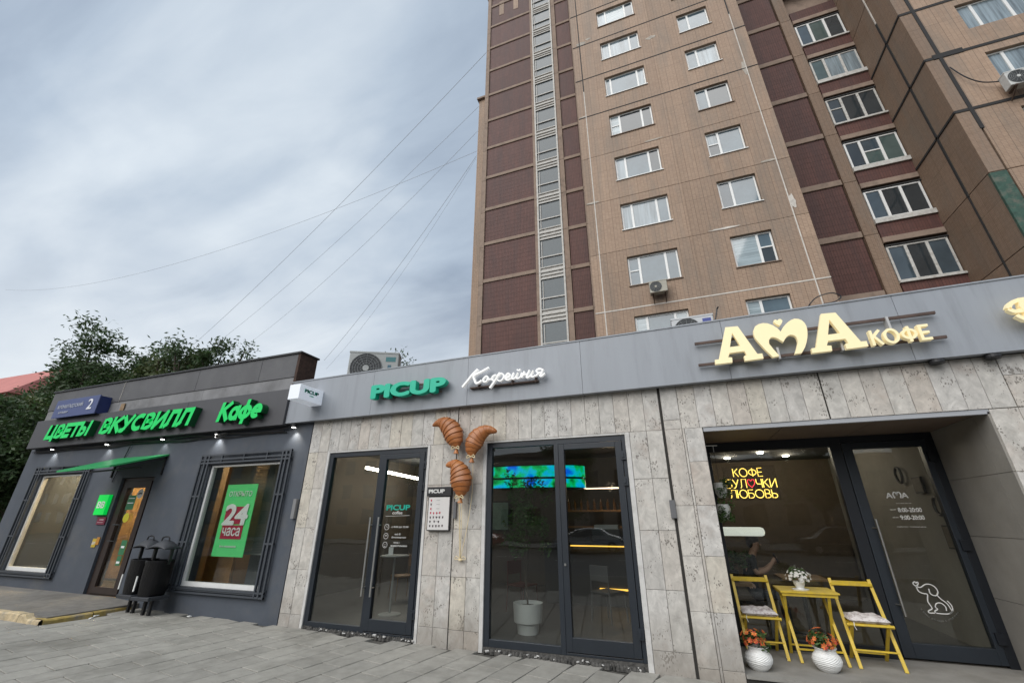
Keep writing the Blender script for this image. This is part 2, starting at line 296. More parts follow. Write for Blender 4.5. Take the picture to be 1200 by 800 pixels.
def place(mesh, name, parent, loc):
    off = WL.get(parent.name, (0, 0, 0)) if parent else (0, 0, 0)
    o = bpy.data.objects.new(name, mesh); C.objects.link(o); o.parent = parent; o.location = Vector(loc) - Vector(off); return o
def tag(o, label, cat, group=None):
    o['label'] = label; o['category'] = cat
    if group: o['group'] = group
    return o
def lamp_light(parent, loc, watts, col=(1, .85, .65), size=.06):
    ld = bpy.data.lights.new('lamp_light', 'POINT'); o = bpy.data.objects.new('lamp_light', ld); C.objects.link(o); ld.energy = watts; ld.color = col; ld.shadow_soft_size = size
    o.parent = parent; o.location = Vector(loc) - Vector(WL.get(parent.name, (0, 0, 0))); return o
def thing(name, loc, label, cat, group=None):
    o = bpy.data.objects.new(name, None); C.objects.link(o); o.location = loc; o.empty_display_size = .2; WL[o.name] = tuple(loc)
    return tag(o, label, cat, group)
def struct(mb, name, m, **k): return mb.build(name, m, kind='structure', **k)
def copy_tree(o, loc, rz=None, label=None):
    def cp(x, par):
        c = x.copy(); C.objects.link(c)
        if par: c.parent = par
        for ch in list(x.children): cp(ch, c)
        return c
    c = cp(o, None); c.location = loc
    if rz is not None: c.rotation_euler[2] = rz
    if label: c['label'] = label
    return c
def gz(x): return -.0125 * (x + 6.9) + .0

def smooth_pts(pts, n=5, closed=False):
    P = [Vector(p) for p in pts]; k = len(P); out = []
    rng = range(k if closed else k - 1)
    for i in rng:
        p0 = P[(i - 1) % k] if closed or i else P[0]; p1 = P[i]; p2 = P[(i + 1) % k]; p3 = P[(i + 2) % k] if closed or i + 2 < k else P[-1]
        for j in range(n):
            t = j / n; out.append(.5 * ((2 * p1) + (-p0 + p2) * t + (2 * p0 - 5 * p1 + 4 * p2 - p3) * t * t + (-p0 + 3 * p1 - 3 * p2 + p3) * t ** 3))
    out.append(P[0] if closed else P[-1]); return out

def arcp(cx, cz, rx, rz, a0, a1, n=12): return [(cx + rx * math.cos(R(a0 + (a1 - a0) * i / n)), cz + rz * math.sin(R(a0 + (a1 - a0) * i / n))) for i in range(n + 1)]
G_ = {'К': (.62, [[(0, 0), (0, 1)], [(.6, 1), (0, .48)], [(.17, .6), (.62, 0)]]), 'О': (.95, [arcp(.47, .5, .47, .5, 0, 360, 22)]), 'Ф': (.95, [arcp(.47, .5, .46, .33, 0, 360, 22), [(.47, 0), (.47, 1)]]),
      'Е': (.55, [[(.55, 1), (0, 1), (0, 0), (.55, 0)], [(0, .5), (.5, .5)]]), 'Б': (.62, [[(.58, 1), (0, 1), (0, 0), (.3, 0)] + arcp(.3, .3, .32, .3, -90, 90, 10) + [(0, .6)]]),
      'У': (.66, [[(0, 1), (.36, .36)], [(.66, 1), (.26, .1), (.15, 0), (.02, 0)]]), 'Л': (.7, [[(0, 0), (.12, .12), (.2, 1), (.7, 1), (.7, 0)]]), 'Ч': (.6, [[(0, 1), (0, .6), (.12, .42), (.6, .42)], [(.6, 1), (.6, 0)]]),
      'И': (.66, [[(0, 1), (0, 0)], [(0, 0), (.66, 1)], [(.66, 1), (.66, 0)]]), 'Ю': (1.1, [[(0, 0), (0, 1)], [(0, .5), (.25, .5)], arcp(.68, .5, .43, .5, 0, 360, 22)]), 'В': (.6, [[(0, .5), (.3, .5)] + arcp(.3, .25, .3, .25, 90, -90, 8) + [(0, 0), (0, 1), (.28, 1)] + arcp(.28, .75, .25, .25, 90, -90, 8)]),
      'Ь': (.55, [[(0, 1), (0, 0), (.28, 0)] + arcp(.28, .26, .28, .26, -90, 90, 8) + [(0, .52)]]), '♥': (.85, [[(.42, .02), (.1, .38), (.0, .66), (.08, .92), (.26, .97), (.42, .76), (.58, .97), (.76, .92), (.85, .66), (.74, .38), (.42, .02)]])}

G_.update({'Ц': (.78, [[(0, 1), (0, 0)], [(.62, 1), (.62, 0)], [(0, 0), (.72, 0)], [(.74, 0), (.74, -.2)]]), 'Т': (.66, [[(0, 1), (.66, 1)], [(.33, 1), (.33, 0)]]), 'Ы': (.86, [[(0, 1), (0, 0)], [(0, .56), (.22, .56)] + arcp(.22, .28, .28, .28, 90, -90, 8) + [(.22, 0), (0, 0)], [(.84, 1), (.84, 0)]]),
           'С': (.66, [arcp(.42, .5, .42, .5, 55, 305, 18)]), 'а': (.52, [arcp(.26, .33, .26, .33, 0, 360, 18), [(.52, .68), (.52, 0)]]), 'ф': (.72, [arcp(.36, .33, .36, .33, 0, 360, 20), [(.36, -.28), (.36, 1.0)]]),
           'е': (.55, [[(.02, .34), (.53, .34)], arcp(.27, .33, .27, .33, 0, 310, 18)])})
def stroke_word(txt, x0, x1, z0, z1, y0, y1, w, m, parent, shear=0, gap=.2):
    tw = sum(G_[c][0] for c in txt) + gap * (len(txt) - 1); s_ = (x1 - x0 - w) / tw; x = x0 + w / 2; out = []
    for c in txt:
        mb = MB(); lay = 0
        for st in G_[c][1]:
            P = [Vector((x + p[0] * s_, z0 + w / 2 + p[1] * (z1 - z0 - w))) for p in st]; curved = len(P) > 6
            segs = [P] if curved else [[a, b] for a, b in zip(P, P[1:])]
            for sg2 in segs:
                if not curved: d = (sg2[1] - sg2[0]).normalized() * (w * .49); sg2 = [sg2[0] - d, sg2[1] + d]
                n0 = len(mb.v); mb.stroke([tuple(p) for p in sg2], w, y0 + lay * .0006, y1); lay += 1
                for i in range(n0, len(mb.v)): v = mb.v[i]; mb.v[i] = (v[0] + shear * (v[2] - z0), v[1], v[2])
        out.append(mb.build('letter', m, parent)); x += (G_[c][0] + gap) * s_
    return out

# text -> mesh (built-in font), front facing -y
def text_raw(body, off=0, shear=0, extrude=.01, res=6, space=1):
    cu = bpy.data.curves.new('t', 'FONT'); cu.body = body; cu.shear = shear; cu.extrude = extrude; cu.resolution_u = res; cu.size = 1; cu.space_character = space
    o = bpy.data.objects.new('t', cu); C.objects.link(o); bpy.context.view_layer.update()
    me = bpy.data.meshes.new_from_object(o.evaluated_get(bpy.context.evaluated_depsgraph_get()))
    bpy.data.objects.remove(o); bpy.data.curves.remove(cu)
    v = [tuple(p.co) for p in me.vertices]; f = [tuple(p.vertices) for p in me.polygons]; bpy.data.meshes.remove(me)
    if off:      # heavier face: the same letter laid over itself a hair's breadth aside, each layer a little lower
        v0, f0 = list(v), list(f)
        for q_, (a, b) in enumerate(((1, 0), (-1, 0), (.7, .7), (-.7, .7), (.7, -.7), (-.7, -.7), (0, 1), (0, -1))):
            n0 = len(v); v += [(p[0] + a * off, p[1] + b * off, p[2] - math.copysign(.0001 * (q_ + 1), p[2])) for p in v0]; f += [tuple(i + n0 for i in t_) for t_ in f0]
    return v, f
def letters(body, x0, x1, z0, z1, y0, y1, m, parent, off=.0, shear=0, name='letter', slope=0, one=False, sub=None, kern=0, smooth=False):
    """whole word fitted to the box x0..x1, z0..z1, one mesh per letter, from y0 back to y1"""
    full, ff = text_raw(body, off, shear)
    ax = min(p[0] for p in full); bx = max(p[0] for p in full); az = min(p[1] for p in full); bz = max(p[1] for p in full)
    sx_ = (x1 - x0) / (bx - ax); sz_ = (z1 - z0) / (bz - az)
    def emit(v, f, dx=0):
        mb = MB(); mb.v = [(x0 + (p[0] + dx - ax) * sx_, y0 + (.01 - p[2]) * 1.2 if p[2] > 0 else y1, z0 + (p[1] - az) * sz_ + slope * (p[0] + dx - ax) * sx_) for p in v]; mb.f = list(f); return mb
    if one: return emit(full, ff).build(name, m, parent)
    res = []
    for i, ch in enumerate(body):
        if ch == ' ': continue
        v, f = text_raw(ch, off, shear); pre, _ = text_raw(body[:i + 1], off, shear)
        # right edge of the prefix is this letter's right edge unless an earlier one overhangs
        d = max(p[0] for p in pre) - max(p[0] for p in v)
        res.append(emit(v, f, d).build(name, m, parent))
    return res
def flat_poly(contours, y0, y1, mats, name, parent):
    cu = bpy.data.curves.new('p', 'CURVE'); cu.dimensions = '2D'; cu.fill_mode = 'BOTH'; cu.extrude = .01
    for c in contours:
        sp = cu.splines.new('POLY'); sp.points.add(len(c) - 1); sp.use_cyclic_u = True
        for i, p in enumerate(c): sp.points[i].co = (p[0], p[1], 0, 1)
    o = bpy.data.objects.new('p', cu); C.objects.link(o); bpy.context.view_layer.update()
    me = bpy.data.meshes.new_from_object(o.evaluated_get(bpy.context.evaluated_depsgraph_get())); bpy.data.objects.remove(o)
    mb = MB(); mb.v = [(p.co[0], y0 if p.co[2] > 0 else y1, p.co[1]) for p in me.vertices]; mb.f = [tuple(p.vertices) for p in me.polygons]
    return mb.build(name, mats, parent)

def panel(mb, x0, x1, z0, z1, y, d, openings=(), axis='y'):
    """wall panel, front at y, openings with reveals of depth d"""
    xs = sorted({x0, x1, *[o[0] for o in openings], *[o[1] for o in openings]}); zs = sorted({z0, z1, *[o[2] for o in openings], *[o[3] for o in openings]})
    def P(x, yy, z): return (x, yy, z) if axis == 'y' else (yy, x, z)
    for i in range(len(xs) - 1):
        for j in range(len(zs) - 1):
            cx = (xs[i] + xs[i + 1]) / 2; cz = (zs[j] + zs[j + 1]) / 2
            if any(o[0] < cx < o[1] and o[2] < cz < o[3] for o in openings): continue
            mb.add([P(xs[i], y, zs[j]), P(xs[i + 1], y, zs[j]), P(xs[i + 1], y, zs[j + 1]), P(xs[i], y, zs[j + 1])], [(0, 1, 2, 3)])
    for (a, b, c_, e_) in [(x0, x1, z0, z1)] + list(openings):
        mb.add([P(a, y, c_), P(b, y, c_), P(b, y, e_), P(a, y, e_), P(a, y + d, c_), P(b, y + d, c_), P(b, y + d, e_), P(a, y + d, e_)], [(0, 1, 5, 4), (1, 2, 6, 5), (2, 3, 7, 6), (3, 0, 4, 7)])
    return mb

# ================================================================== SETTING: ground, pavement, road
g = MB(); g.add([(-900, -900, -.42), (900, -900, -.42), (900, 900, -.42), (-900, 900, -.42)], [(0, 1, 2, 3)])
struct(g, 'ground', mat('earth', (.09, .085, .07), .95, var=.3, nscale=.5))
X0, X1 = -60, 40
rd = MB(); rd.add([(X0, -18, -.26), (X1, -18, -.26 - .0), (X1, -3.2, -.26), (X0, -3.2, -.26)], [(0, 1, 2, 3)])
road = struct(rd, 'road', M_asph)
mk = MB()
for i in range(-18, 12): mk.add([(i * 3.2, -10.7, -.255), (i * 3.2 + 1.6, -10.7, -.255), (i * 3.2 + 1.6, -10.55, -.255), (i * 3.2, -10.55, -.255)], [(0, 1, 2, 3)])
mk.build('lane_marking', M_white, road)
fp = MB(); fp.box(X0, X1, -24, -18, -.4, -.12); struct(fp, 'far_pavement', mat('far_paving', (.2, .195, .185), .9, var=.15, nscale=2))
kb = MB(); kb.box(X0, X1, -3.35, -3.2, -.4, -.12); struct(kb, 'kerb', mat('kerb_concrete', (.3, .29, .27), .9, var=.2, nscale=6))
pv = MB()
def gl(x, y): return gz(max(min(x, 6), -30)) - .004 * (6.35 - y)
xs = [-60, -30, -20, -10, 0, 6, 40]; ys = [-3.2, 0, 3, 6.4]
for i in range(len(xs) - 1):
    for j in range(len(ys) - 1):
        a, b, c_, e_ = xs[i], xs[i + 1], ys[j], ys[j + 1]
        pv.add([(a, c_, gl(a, c_) - .03), (b, c_, gl(b, c_) - .03), (b, e_, gl(b, e_) - .03), (a, e_, gl(a, e_) - .03)], [(0, 1, 2, 3)])
M_pav = mat('paver_concrete', (.29, .278, .248), .85, var=.14, nscale=7, bump=.35, bscale=70, rnd=.1, dirt=(.145, .138, .118), dscale=1.0, damt=.75)
pave = struct(pv, 'pavement', mat('joint_sand', (.085, .08, .07), .95, var=.3, nscale=12))
# paving slabs laid in running bond, turned a little against the wall
th = R(-9.5); ux = Vector((math.cos(th), math.sin(th))); uy = Vector((-math.sin(th), math.cos(th)))
SW, SL = .335, .62
cand = []
for i in range(-75, 60):
    o = 0 if i % 2 == 0 else SL / 2 + random.uniform(-.04, .04)
    for j in range(-14, 24):
        c = Vector((-1.87, 6.3)) + ux * ((i + .5) * SW) + uy * ((-j) * SL + o - .28)
        if c.y > 6.7 or c.y < 1.2 or c.x < -21 or c.x > 7: continue
        if c.y > 6.4: continue
        if -17.9 < c.x < -9.98 and c.y > 5.12: continue
        cand.append((c, Vector((c.x, c.y)).length))
def in_view(c):
    v = cam.matrix_basis.inverted() @ Vector((c.x, c.y, gl(c.x, c.y)))
    if v.z >= -.1: return False
    px = 600 + 493 * v.x / -v.z; py = 400 - 493 * v.y / -v.z
    return -25 < px < 1225 and py < 828
near = sorted([k for k in cand if in_view(k[0])], key=lambda k: k[1])[:296]; nearset = {id(k[0]) for k in near}
def paver(mb, cx, cy, j=1.0):
    w, l = SW / 2 - .0055, SL / 2 - .0055; z = gl(cx, cy); k = .004
    r1 = random.uniform(-.0018, .0018) * j
    tl = lambda u, v_, dz: (cx + ux.x * u + uy.x * v_, cy + ux.y * u + uy.y * v_, z + dz + r1 - .0125 * (ux.x * u + uy.x * v_))
    vs = [tl(-w, -l, -.028), tl(w, -l, -.028), tl(w, l, -.028), tl(-w, l, -.028), tl(-w, -l, -k), tl(w, -l, -k), tl(w, l, -k), tl(-w, l, -k),
          tl(-w + k, -l + k, 0), tl(w - k, -l + k, 0), tl(w - k, l - k, 0), tl(-w + k, l - k, 0)]
    # trim whatever would run under the wall or the ramp
    lim = 4.84 if -17.9 < cx < -9.98 and cy < 5.13 else 6.345
    vs = [(a, min(b, lim), c_) for a, b, c_ in vs]
    mb.add(vs, [(i, (i + 1) % 4, 4 + (i + 1) % 4, 4 + i) for i in range(4)] + [(4 + i, 4 + (i + 1) % 4, 8 + (i + 1) % 4, 8 + i) for i in range(4)] + [(8, 9, 10, 11)])
for c, d in near:
    mb = MB(); paver(mb, c.x, c.y); mb.build('paving_slab', M_pav, pave)
rest = MB()
for c, d in cand:
    if id(c) not in nearset: paver(rest, c.x, c.y)
rest.build('paving_slab', M_pav, pave, kind='stuff')

# raised platform in front of the dark shop, worn yellow kerbs
M_rampt = mat('ramp_asphalt', (.17, .16, .145), .9, var=.2, nscale=6, bump=.5, bscale=50, dirt=(.10, .09, .075), dscale=1.6, damt=.6)
M_kerbp = mat('pale_worn_kerb', (.50, .40, .25), .9, var=.3, nscale=11, bump=.8, bscale=40, dirt=(.28, .25, .2), dscale=5, damt=.9)
M_ykerb = mat('worn_yellow_kerb', (.44, .32, .10), .85, var=.3, nscale=9, bump=.6, bscale=40, dirt=(.30, .27, .22), dscale=4, damt=1)
rp = MB()
TX = [(-17.4, .20), (-13.2, .185), (-10.9, .172), (-10.05, .12)]
for (a, za_), (b, zb) in zip(TX, TX[1:]):
    xb_ = b; fa, fb = 4.98, 4.98; zl, zr = .15, (.15 if xb_ < -10.5 else .115)
    xa, xb = a - (.0), b
    rp.add([(xa, fa, zl), (xb, fb, zr), (xb, 6.36, zb), (xa, 6.36, za_), (xa, fa, -.1), (xb, fb, -.1), (xb, 6.36, -.1), (xa, 6.36, -.1)], [(0, 1, 2, 3), (4, 5, 1, 0), (5, 6, 2, 1), (3, 7, 4, 0)])
rp_o = struct(rp, 'entrance_platform', M_rampt)
x = -17.4
random.seed(3)
while x < -10.3:
    w = min(random.uniform(.95, 1.0), -9.98 - x); mb = MB(); z = .152
    h = z + random.uniform(-.006, .004); n = 6; y0 = 4.86
    for i in range(n):
        a = x + .006 + (w - .012) * i / n; b = x + .006 + (w - .012) * (i + 1) / n; f0, f1 = [y0 + noise.noise((t * 3, 0, 0)) * .03 for t in (a, b)]; h0, h1 = [h + noise.noise((t * 5, 4, 0)) * .018 - (.05 if t > -10.4 else 0) for t in (a, b)]
        mb.add([(a, f0 - .015, -.06), (b, f1 - .015, -.06), (b, f1, h1 - .02), (a, f0, h0 - .02), (a, f0 + .02, h0), (b, f1 + .02, h1), (b, 4.985, h1), (a, 4.985, h0)], [(0, 1, 2, 3), (3, 2, 5, 4), (4, 5, 6, 7)])
    mb.build('kerb_stone', M_kerbp, rp_o); x += w
y = 4.87
while y < 6.2:
    l = min(.72, 6.34 - y); mb = MB(); n = 5
    for i in range(n):
        a = y + .006 + (l - .012) * i / n; b = y + .006 + (l - .012) * (i + 1) / n; h0, h1 = [.098 + noise.noise((9, t * 5, 0)) * .02 for t in (a, b)]
        s0, s1 = [-9.93 - .09 * (t - 4.9) + noise.noise((3, t * 4, 0)) * .03 for t in (a, b)]
        mb.add([(s0 + .02, a, -.06), (s1 + .02, b, -.06), (s1, b, h1 - .02), (s0, a, h0 - .02), (s0 - .03, a, h0), (s1 - .03, b, h1), (-10.2, b, h1 + .004), (-10.2, a, h0 + .004)], [(0, 1, 2, 3), (3, 2, 5, 4), (4, 5, 6, 7)])
    mb.build('kerb_stone', M_ykerb, rp_o); y += l

# ================================================================== APARTMENT TOWER
tower = thing('apartment_tower', (2, 20, -.3), 'tall tan and dark red panel apartment block rising behind the shops', 'apartment block')
def pane_mat(name, col, rough=.04):
    return mat(name, col, rough, spec=.7, coat=.25, var=.45 if 'curtain' in name or 'blind' in name else .2, nscale=1.6, stretch=(7, 7, .35) if 'curtain' in name else ((.4, .4, 14) if 'blind' in name else (1, 1, 1)))
P_pale = [pane_mat('curtained_pane', (.20, .245, .27)), pane_mat('bluish_pane', (.085, .125, .15)), pane_mat('grey_pane', (.05, .07, .085)), pane_mat('blind_pane', (.30, .36, .38)), pane_mat('bluish_pane', (.085, .125, .15)), pane_mat('dim_pane', (.035, .045, .05))]
P_stair = mat('stair_glass', (.035, .055, .065), .25, spec=.5, var=.1)
P_dark = [pane_mat('dark_pane', (.03, .036, .04)), pane_mat('green_pane', (.07, .10, .095)), pane_mat('grey_pane', (.075, .10, .12))]
def window(parent, x0, x1, z0, z1, y, splits, fm, fw=.065, depth=.07, transoms=(), panes=P_pale, mull=.09, name='window', open_at=None):
    f = MB(); ed = [x0] + list(splits) + [x1]
    f.slab(x0, x1, y, y + depth, z0, z0 + fw); f.slab(x0, x1, y, y + depth, z1 - fw, z1)
    f.slab(x0, x0 + fw, y, y + depth, z0 + fw, z1 - fw); f.slab(x1 - fw, x1, y, y + depth, z0 + fw, z1 - fw)
    for sp_ in splits: f.slab(sp_ - mull / 2, sp_ + mull / 2, y - .006, y + depth, z0 + fw, z1 - fw)
    pn = []
    for i in range(len(ed) - 1):
        a = ed[i] + (fw if i == 0 else mull / 2); b = ed[i + 1] - (fw if i == len(ed) - 2 else mull / 2)
        zs_ = [z0 + fw, z1 - fw]
        for (k, tz) in transoms:
            if k == i: f.slab(a, b, y, y + depth, tz - .03, tz + .03); zs_.insert(1, tz)
        for q_ in range(len(zs_) - 1):
            lo = zs_[q_] + (.03 if q_ else 0); hi = zs_[q_ + 1] - (.03 if q_ < len(zs_) - 2 else 0); pn.append((a, b, lo, hi))
    w = f.build(name, fm, parent)
    for (a, b, lo, hi) in pn:
        p = MB().box(a - .004, b + .004, y + .03, y + .045, lo - .004, hi + .004); m = random.choice(panes) if not callable(panes) else panes((a, b, lo, hi)); p.build('pane', m, w)
    return w
SE = lambda n: 9.43 + 2.8 * n
N0, N1 = -1, 12
YM, YL, YR, YW = 15.8, 20.7, 18.55, 15.6
random.seed(11)
core = MB(); core.box(-2.18, 6.02, YM + .3, 32, -.4, 44.6); core.box(-9.9, -2.2, YL + .3, 32, -.4, 44.6); core.box(6.02, 11.3, YR + .35, 32, -.4, 44.6); core.box(11.32, 22, YW + .3, 32, -.4, 44.6)
core.box(-11.8, -9.9, 23.8, 32, -.4, 35.9)
core.build('core_wall', M_beam, tower)
cc = MB(); cc.box(-10.05, -2.1, YL - .12, 32.2, 44.6, 45.0); cc.box(-2.3, 6.1, YM - .12, 32.2, 44.6, 45.0); cc.box(6.1, 22, YW - .12, 32.2, 44.6, 45.0); cc.box(-12, -9.95, 23.3, 32, 35.9, 36.1)
cc.build('roof', M_beam, tower)
# main face
for n in range(N0 - 2, N1 + 1):
    z0, z1 = SE(n) + .01, SE(n + 1) - .01; ws = z0 + .99
    ops = [(-.7, 1.31, ws, ws + 1.42), (3.26, 4.7, ws, ws + 1.42)] if z0 > 5 else []
    panel(MB(), -1.81, 1.94, z0, z1, YM, .22, [o for o in ops if o[0] < 1.9]).build('facade_panel', M_tan, tower)
    panel(MB(), 1.946, 5.55, z0, z1, YM, .22, [o for o in ops if o[0] > 1.9]).build('facade_panel', M_tan, tower)
    panel(MB(), -2.2, -1.83, z0, z1, YM + .004, .25).build('facade_panel', M_tan, tower)
    panel(MB(), 5.57, 6.04, z0, z1, YM + .004, .25).build('facade_panel', M_tan, tower)
    if not ops: continue
    wide = n in (2, 3, 4); s1 = (-.23, .82) if n != 4 else (-.42, .92)
    window(tower, -.69, 1.30, ws + .01, ws + 1.41, YM + .12, s1, M_pvc, transoms=[(0, ws + .75)] if n in (0, 3) else (), panes=P_pale if n != 1 else [P_pale[0], P_pale[1]])
    s2 = (3.26 + .5,) if n not in (0,) else (4.19,)
    window(tower, 3.27, 4.69, ws + .01, ws + 1.41, YM + .12, s2, M_pvc, transoms=[(0, ws + .75)] if n in (2,) else ([(1, ws + .75)] if n == 0 else ()))
    for a, b in ((-.74, 1.35), (3.22, 4.74)):
        MB().box(a, b, YM - .05, YM + .12, ws - .03, ws + .004).build('window_sill', M_pvc if n % 3 else M_beam, tower)
    j = MB(); j.bar((-2.2, YM - .004, z1 + .01), (6.04, YM - .004, z1 + .01), .05 if n < 4 else .06, .014, up=(0, 1, 0)); j.build('panel_joint', M_sealw if n in (-1, 1) else M_seal, tower) if n > 2 or n in (-1,) else None
j = MB(); j.box(-1.84, -1.795, YM - .012, YM + .02, 6, 22.5); j.box(5.54, 5.58, YM - .012, YM + .02, 6, 24.6); j.build('panel_joint', M_sealw, tower)
j = MB(); j.box(-1.84, -1.79, YM - .012, YM + .02, 22.5, 44); j.box(5.53, 5.585, YM - .012, YM + .02, 24.6, 44); j.build('panel_joint', M_seal, tower)
# set-back left bay: oxblood infill between pale floor beams, glazed stair strip, narrow infill
def infill(parent, x0, x1, z0, z1, y, lights=()):
    panel(MB(), x0, x1, z0, z1, y + .05, .08).build('infill_panel', M_red, parent)
for n in range(N0 - 2, N1 + 1):
    zb = SE(n) + .38 + .0
    for (a, b) in ((-9.62, -6.2), (-4.04, -3.0)):
        zz0 = zb + (0 if a < -5 else -.25)
        panel(MB(), a, b, zz0 + .02, zz0 + 2.54, YL + .05, .1).build('infill_panel', M_red, tower)
        MB().slab(a - .03, b + .03, YL - .01, YL + .2, zz0 - .24, zz0 + .02, .02).build('floor_beam', M_beam, tower)
    # stair glazing
    zs0 = SE(n) + .02
    w = MB()
    w.box(-5.98, -5.88, YL - .08, YL + .05, zs0, zs0 + 2.78); w.box(-4.5, -4.4, YL - .08, YL + .05, zs0, zs0 + 2.78)
    for z, h in ((zs0, .12), (zs0 + .3, .06), (zs0 + 1.02, .07), (zs0 + 2.32, .09), (zs0 + 2.56, .06)): w.box(-5.88, -4.5, YL - .07, YL + .04, z, z + h)
    w.box(-5.78, -5.74, YL - .05, YL + .03, zs0 + .4, zs0 + 2.2)
    fr = w.build('stair_window', M_pvcold, tower)
    for lo, hi, mm in ((zs0 + .12, zs0 + .3, M_pvcold), (zs0 + .36, zs0 + 1.02, P_stair), (zs0 + 1.09, zs0 + 2.32, P_stair), (zs0 + 2.41, zs0 + 2.56, M_pvcold), (zs0 + 2.62, zs0 + 2.78, M_pvcold)):
        MB().box(-5.88, -4.5, YL, YL + .02, lo, hi).build('pane', mm, fr)
for a, b in ((-9.95, -9.65), (-6.17, -5.99), (-4.39, -4.07), (-2.96, -2.3)):
    for n in range(N0 - 2, N1 + 1): panel(MB(), a, b, SE(n) + .01, SE(n + 1) - .01, YL - .03, .12).build('pilaster', M_beam, tower)
for x_ in (-8.9, -7.6): MB().box(x_, x_ + .42, YL + .03, YL + .1, 41.7, 43.6).build('vent_panel', M_tan, tower)
sl_ = panel(MB(), -11.85, -10.0, 3, 35.9, 23.5, .3).build('side_wall', M_tan, tower)
# right bay: infill, pilaster, loggias
random.seed(21)
for n in range(N0 - 2, N1 + 1):
    zb = SE(n) + .42
    panel(MB(), 7.12, 8.6, zb + .02, zb + 2.5, YR + .06, .1).build('infill_panel', M_red, tower)
    MB().slab(7.05, 8.63, YR, YR + .2, zb - .28, zb + .02, .02).build('floor_beam', M_beam, tower)
    panel(MB(), 8.64, 9.12, SE(n) + .16, SE(n + 1) + .14, YR - .06, .3).build('pilaster', M_tan2, tower)
    panel(MB(), 6.05, 7.04, SE(n) + .01, SE(n + 1) - .01, YR, .3).build('pilaster', M_tan2, tower)
    # loggia: floor band, tiled parapet, sill board, glazing
    z = SE(n)
    MB().slab(9.14, 11.14, YR - .14, YR + .3, z - .36, z - .1, .015).build('loggia_band', M_beam, tower)
    panel(MB(), 9.14, 11.14, z - .1, z + .56, YR - .1, .2).build('loggia_parapet', M_red, tower)
    if n < 6: MB().box(9.12, 11.14, YR - .18, YR + .05, z + .57, z + (.78 if n in (1, 2, 4) else .66)).build('window_sill', M_pvcold, tower)
    zt = z + .66 + (.14 if n in (1, 2, 4) else 0)
    if n < 6:
        sp3 = (9.14 + .58, 9.14 + 1.26) if n != 0 else (9.14 + .62, 9.14 + 1.3)
        window(tower, 9.15, 11.1, zt, z + 2.26, YR - .08, sp3, M_pvc if n in (5, 1, 2) else M_pvcold, fw=.07, mull=.1, panes=P_dark if n != 4 else [P_dark[1], P_pale[0]], transoms=[(0, z + 1.6)] if n == 3 else ([(1, z + 1.55)] if n == 2 else ()))
        MB().box(9.14, 11.14, YR + .35, YR + .37, zt, z + 2.4).build('loggia_back', mat('loggia_dark', (.04, .04, .04), .9), tower)
    MB().box(9.14, 11.14, YR - .12, YR - .02, z + 2.27, z + 2.33).build('loggia_shadow_gap', M_seal, tower)  # black strip standing in for the shadow gap below the next floor band
# wing: side wall facing left, front face
for n in range(N0 - 2, N1 + 1):
    z0, z1 = SE(n) + .03, SE(n + 1) - .0
    for a, b in ((YW + .03, 16.74), (16.8, YR + .2)): panel(MB(), a, b, z0, z1, 11.15, .2, axis='x').build('side_panel', M_tan2, tower)
    panel(MB(), 11.15, 11.57, z0, z1, YW, .026).build('facade_panel', M_tan2 if n > 0 else M_tan2, tower)
    ws = z0 + .98; ops = [(12.8, 14.9, ws, ws + 1.42), (17, 18.5, ws, ws + 1.42)] if z0 > 5 else []
    panel(MB(), 11.63, 20, z0, z1, YW, .3, ops).build('facade_panel', M_tan, tower)
    for o in ops:
        window(tower, o[0] + .01, o[1] - .01, o[2] + .01, o[3] - .01, YW + .12, (o[0] + .5, o[0] + 1.45) if o[1] - o[0] > 2 else (o[0] + .5,), M_pvc, panes=[P_pale[0], P_pale[1]])
jt = MB(); zt = SE(13)
for n in range(2, N1):
    z = SE(n) + .015; jt.box(11.12, 11.16, YW - .02, YR, z - .045, z + .045) if n < 5 else None
    jt.box(11.15, 20, YW - .02, YW + .03, z - .06, z + .06)
    if n < 5: continue
jt.box(11.55, 11.66, YW - .025, YW + .03, 14.1, 24); jt.box(11.12, 11.16, 16.73, 16.82, 12.2, 22)
jt.box(11.4, 12.3, YW - .03, YW + .03, SE(3) - .06, SE(3) + .17)
jt.build('tarred_joint', M_seal, tower)
MB().box(11.12, 11.16, 16.75, 16.8, 22, 44).build('panel_joint', M_sealw, tower)
MB().box(11.12, 11.16, 16.755, 16.795, 6, 12.2).build('panel_joint', M_seal, tower)
MB().box(11.13, 11.56, YW - .03, YW + .05, 6, 12.2).build('painted_corner', mat('green_flaking_paint', (.03, .075, .055), .7, var=.3, nscale=6, dirt=(.2, .16, .13), dscale=4, damt=.5), tower)
cb_ = MB(); cb_.tube(smooth_pts([(11.66, YW - .06, 17.15), (11.85, YW - .12, 16.45), (12.15, YW - .15, 15.98), (12.55, YW - .2, 15.75)], 6), .02, 6); cb_.build('cable', M_black, tower)

sd = MB(); zo = SE(6) + 1.0
for (a, b) in (((4.6, YM + .1, zo + .06), (4.62, YM - .32, zo + .06)), ((4.6, YM + .1, zo + 1.32), (4.62, YM - .32, zo + 1.32)), ((4.62, YM - .32, zo + .04), (4.62, YM - .32, zo + 1.34)), ((4.6, YM + .1, zo + .04), (4.6, YM + .1, zo + 1.34))): sd.bar(a, b, .05, .05)
sd = sd.build('open_sash', M_pvc, tower); sp2 = MB(); sp2.bar((4.61, YM - .1, zo + .1), (4.61, YM - .1, zo + 1.3), .012, .36, up=(0, 1, 0)); sp2.build('pane', P_pale[1], sd)
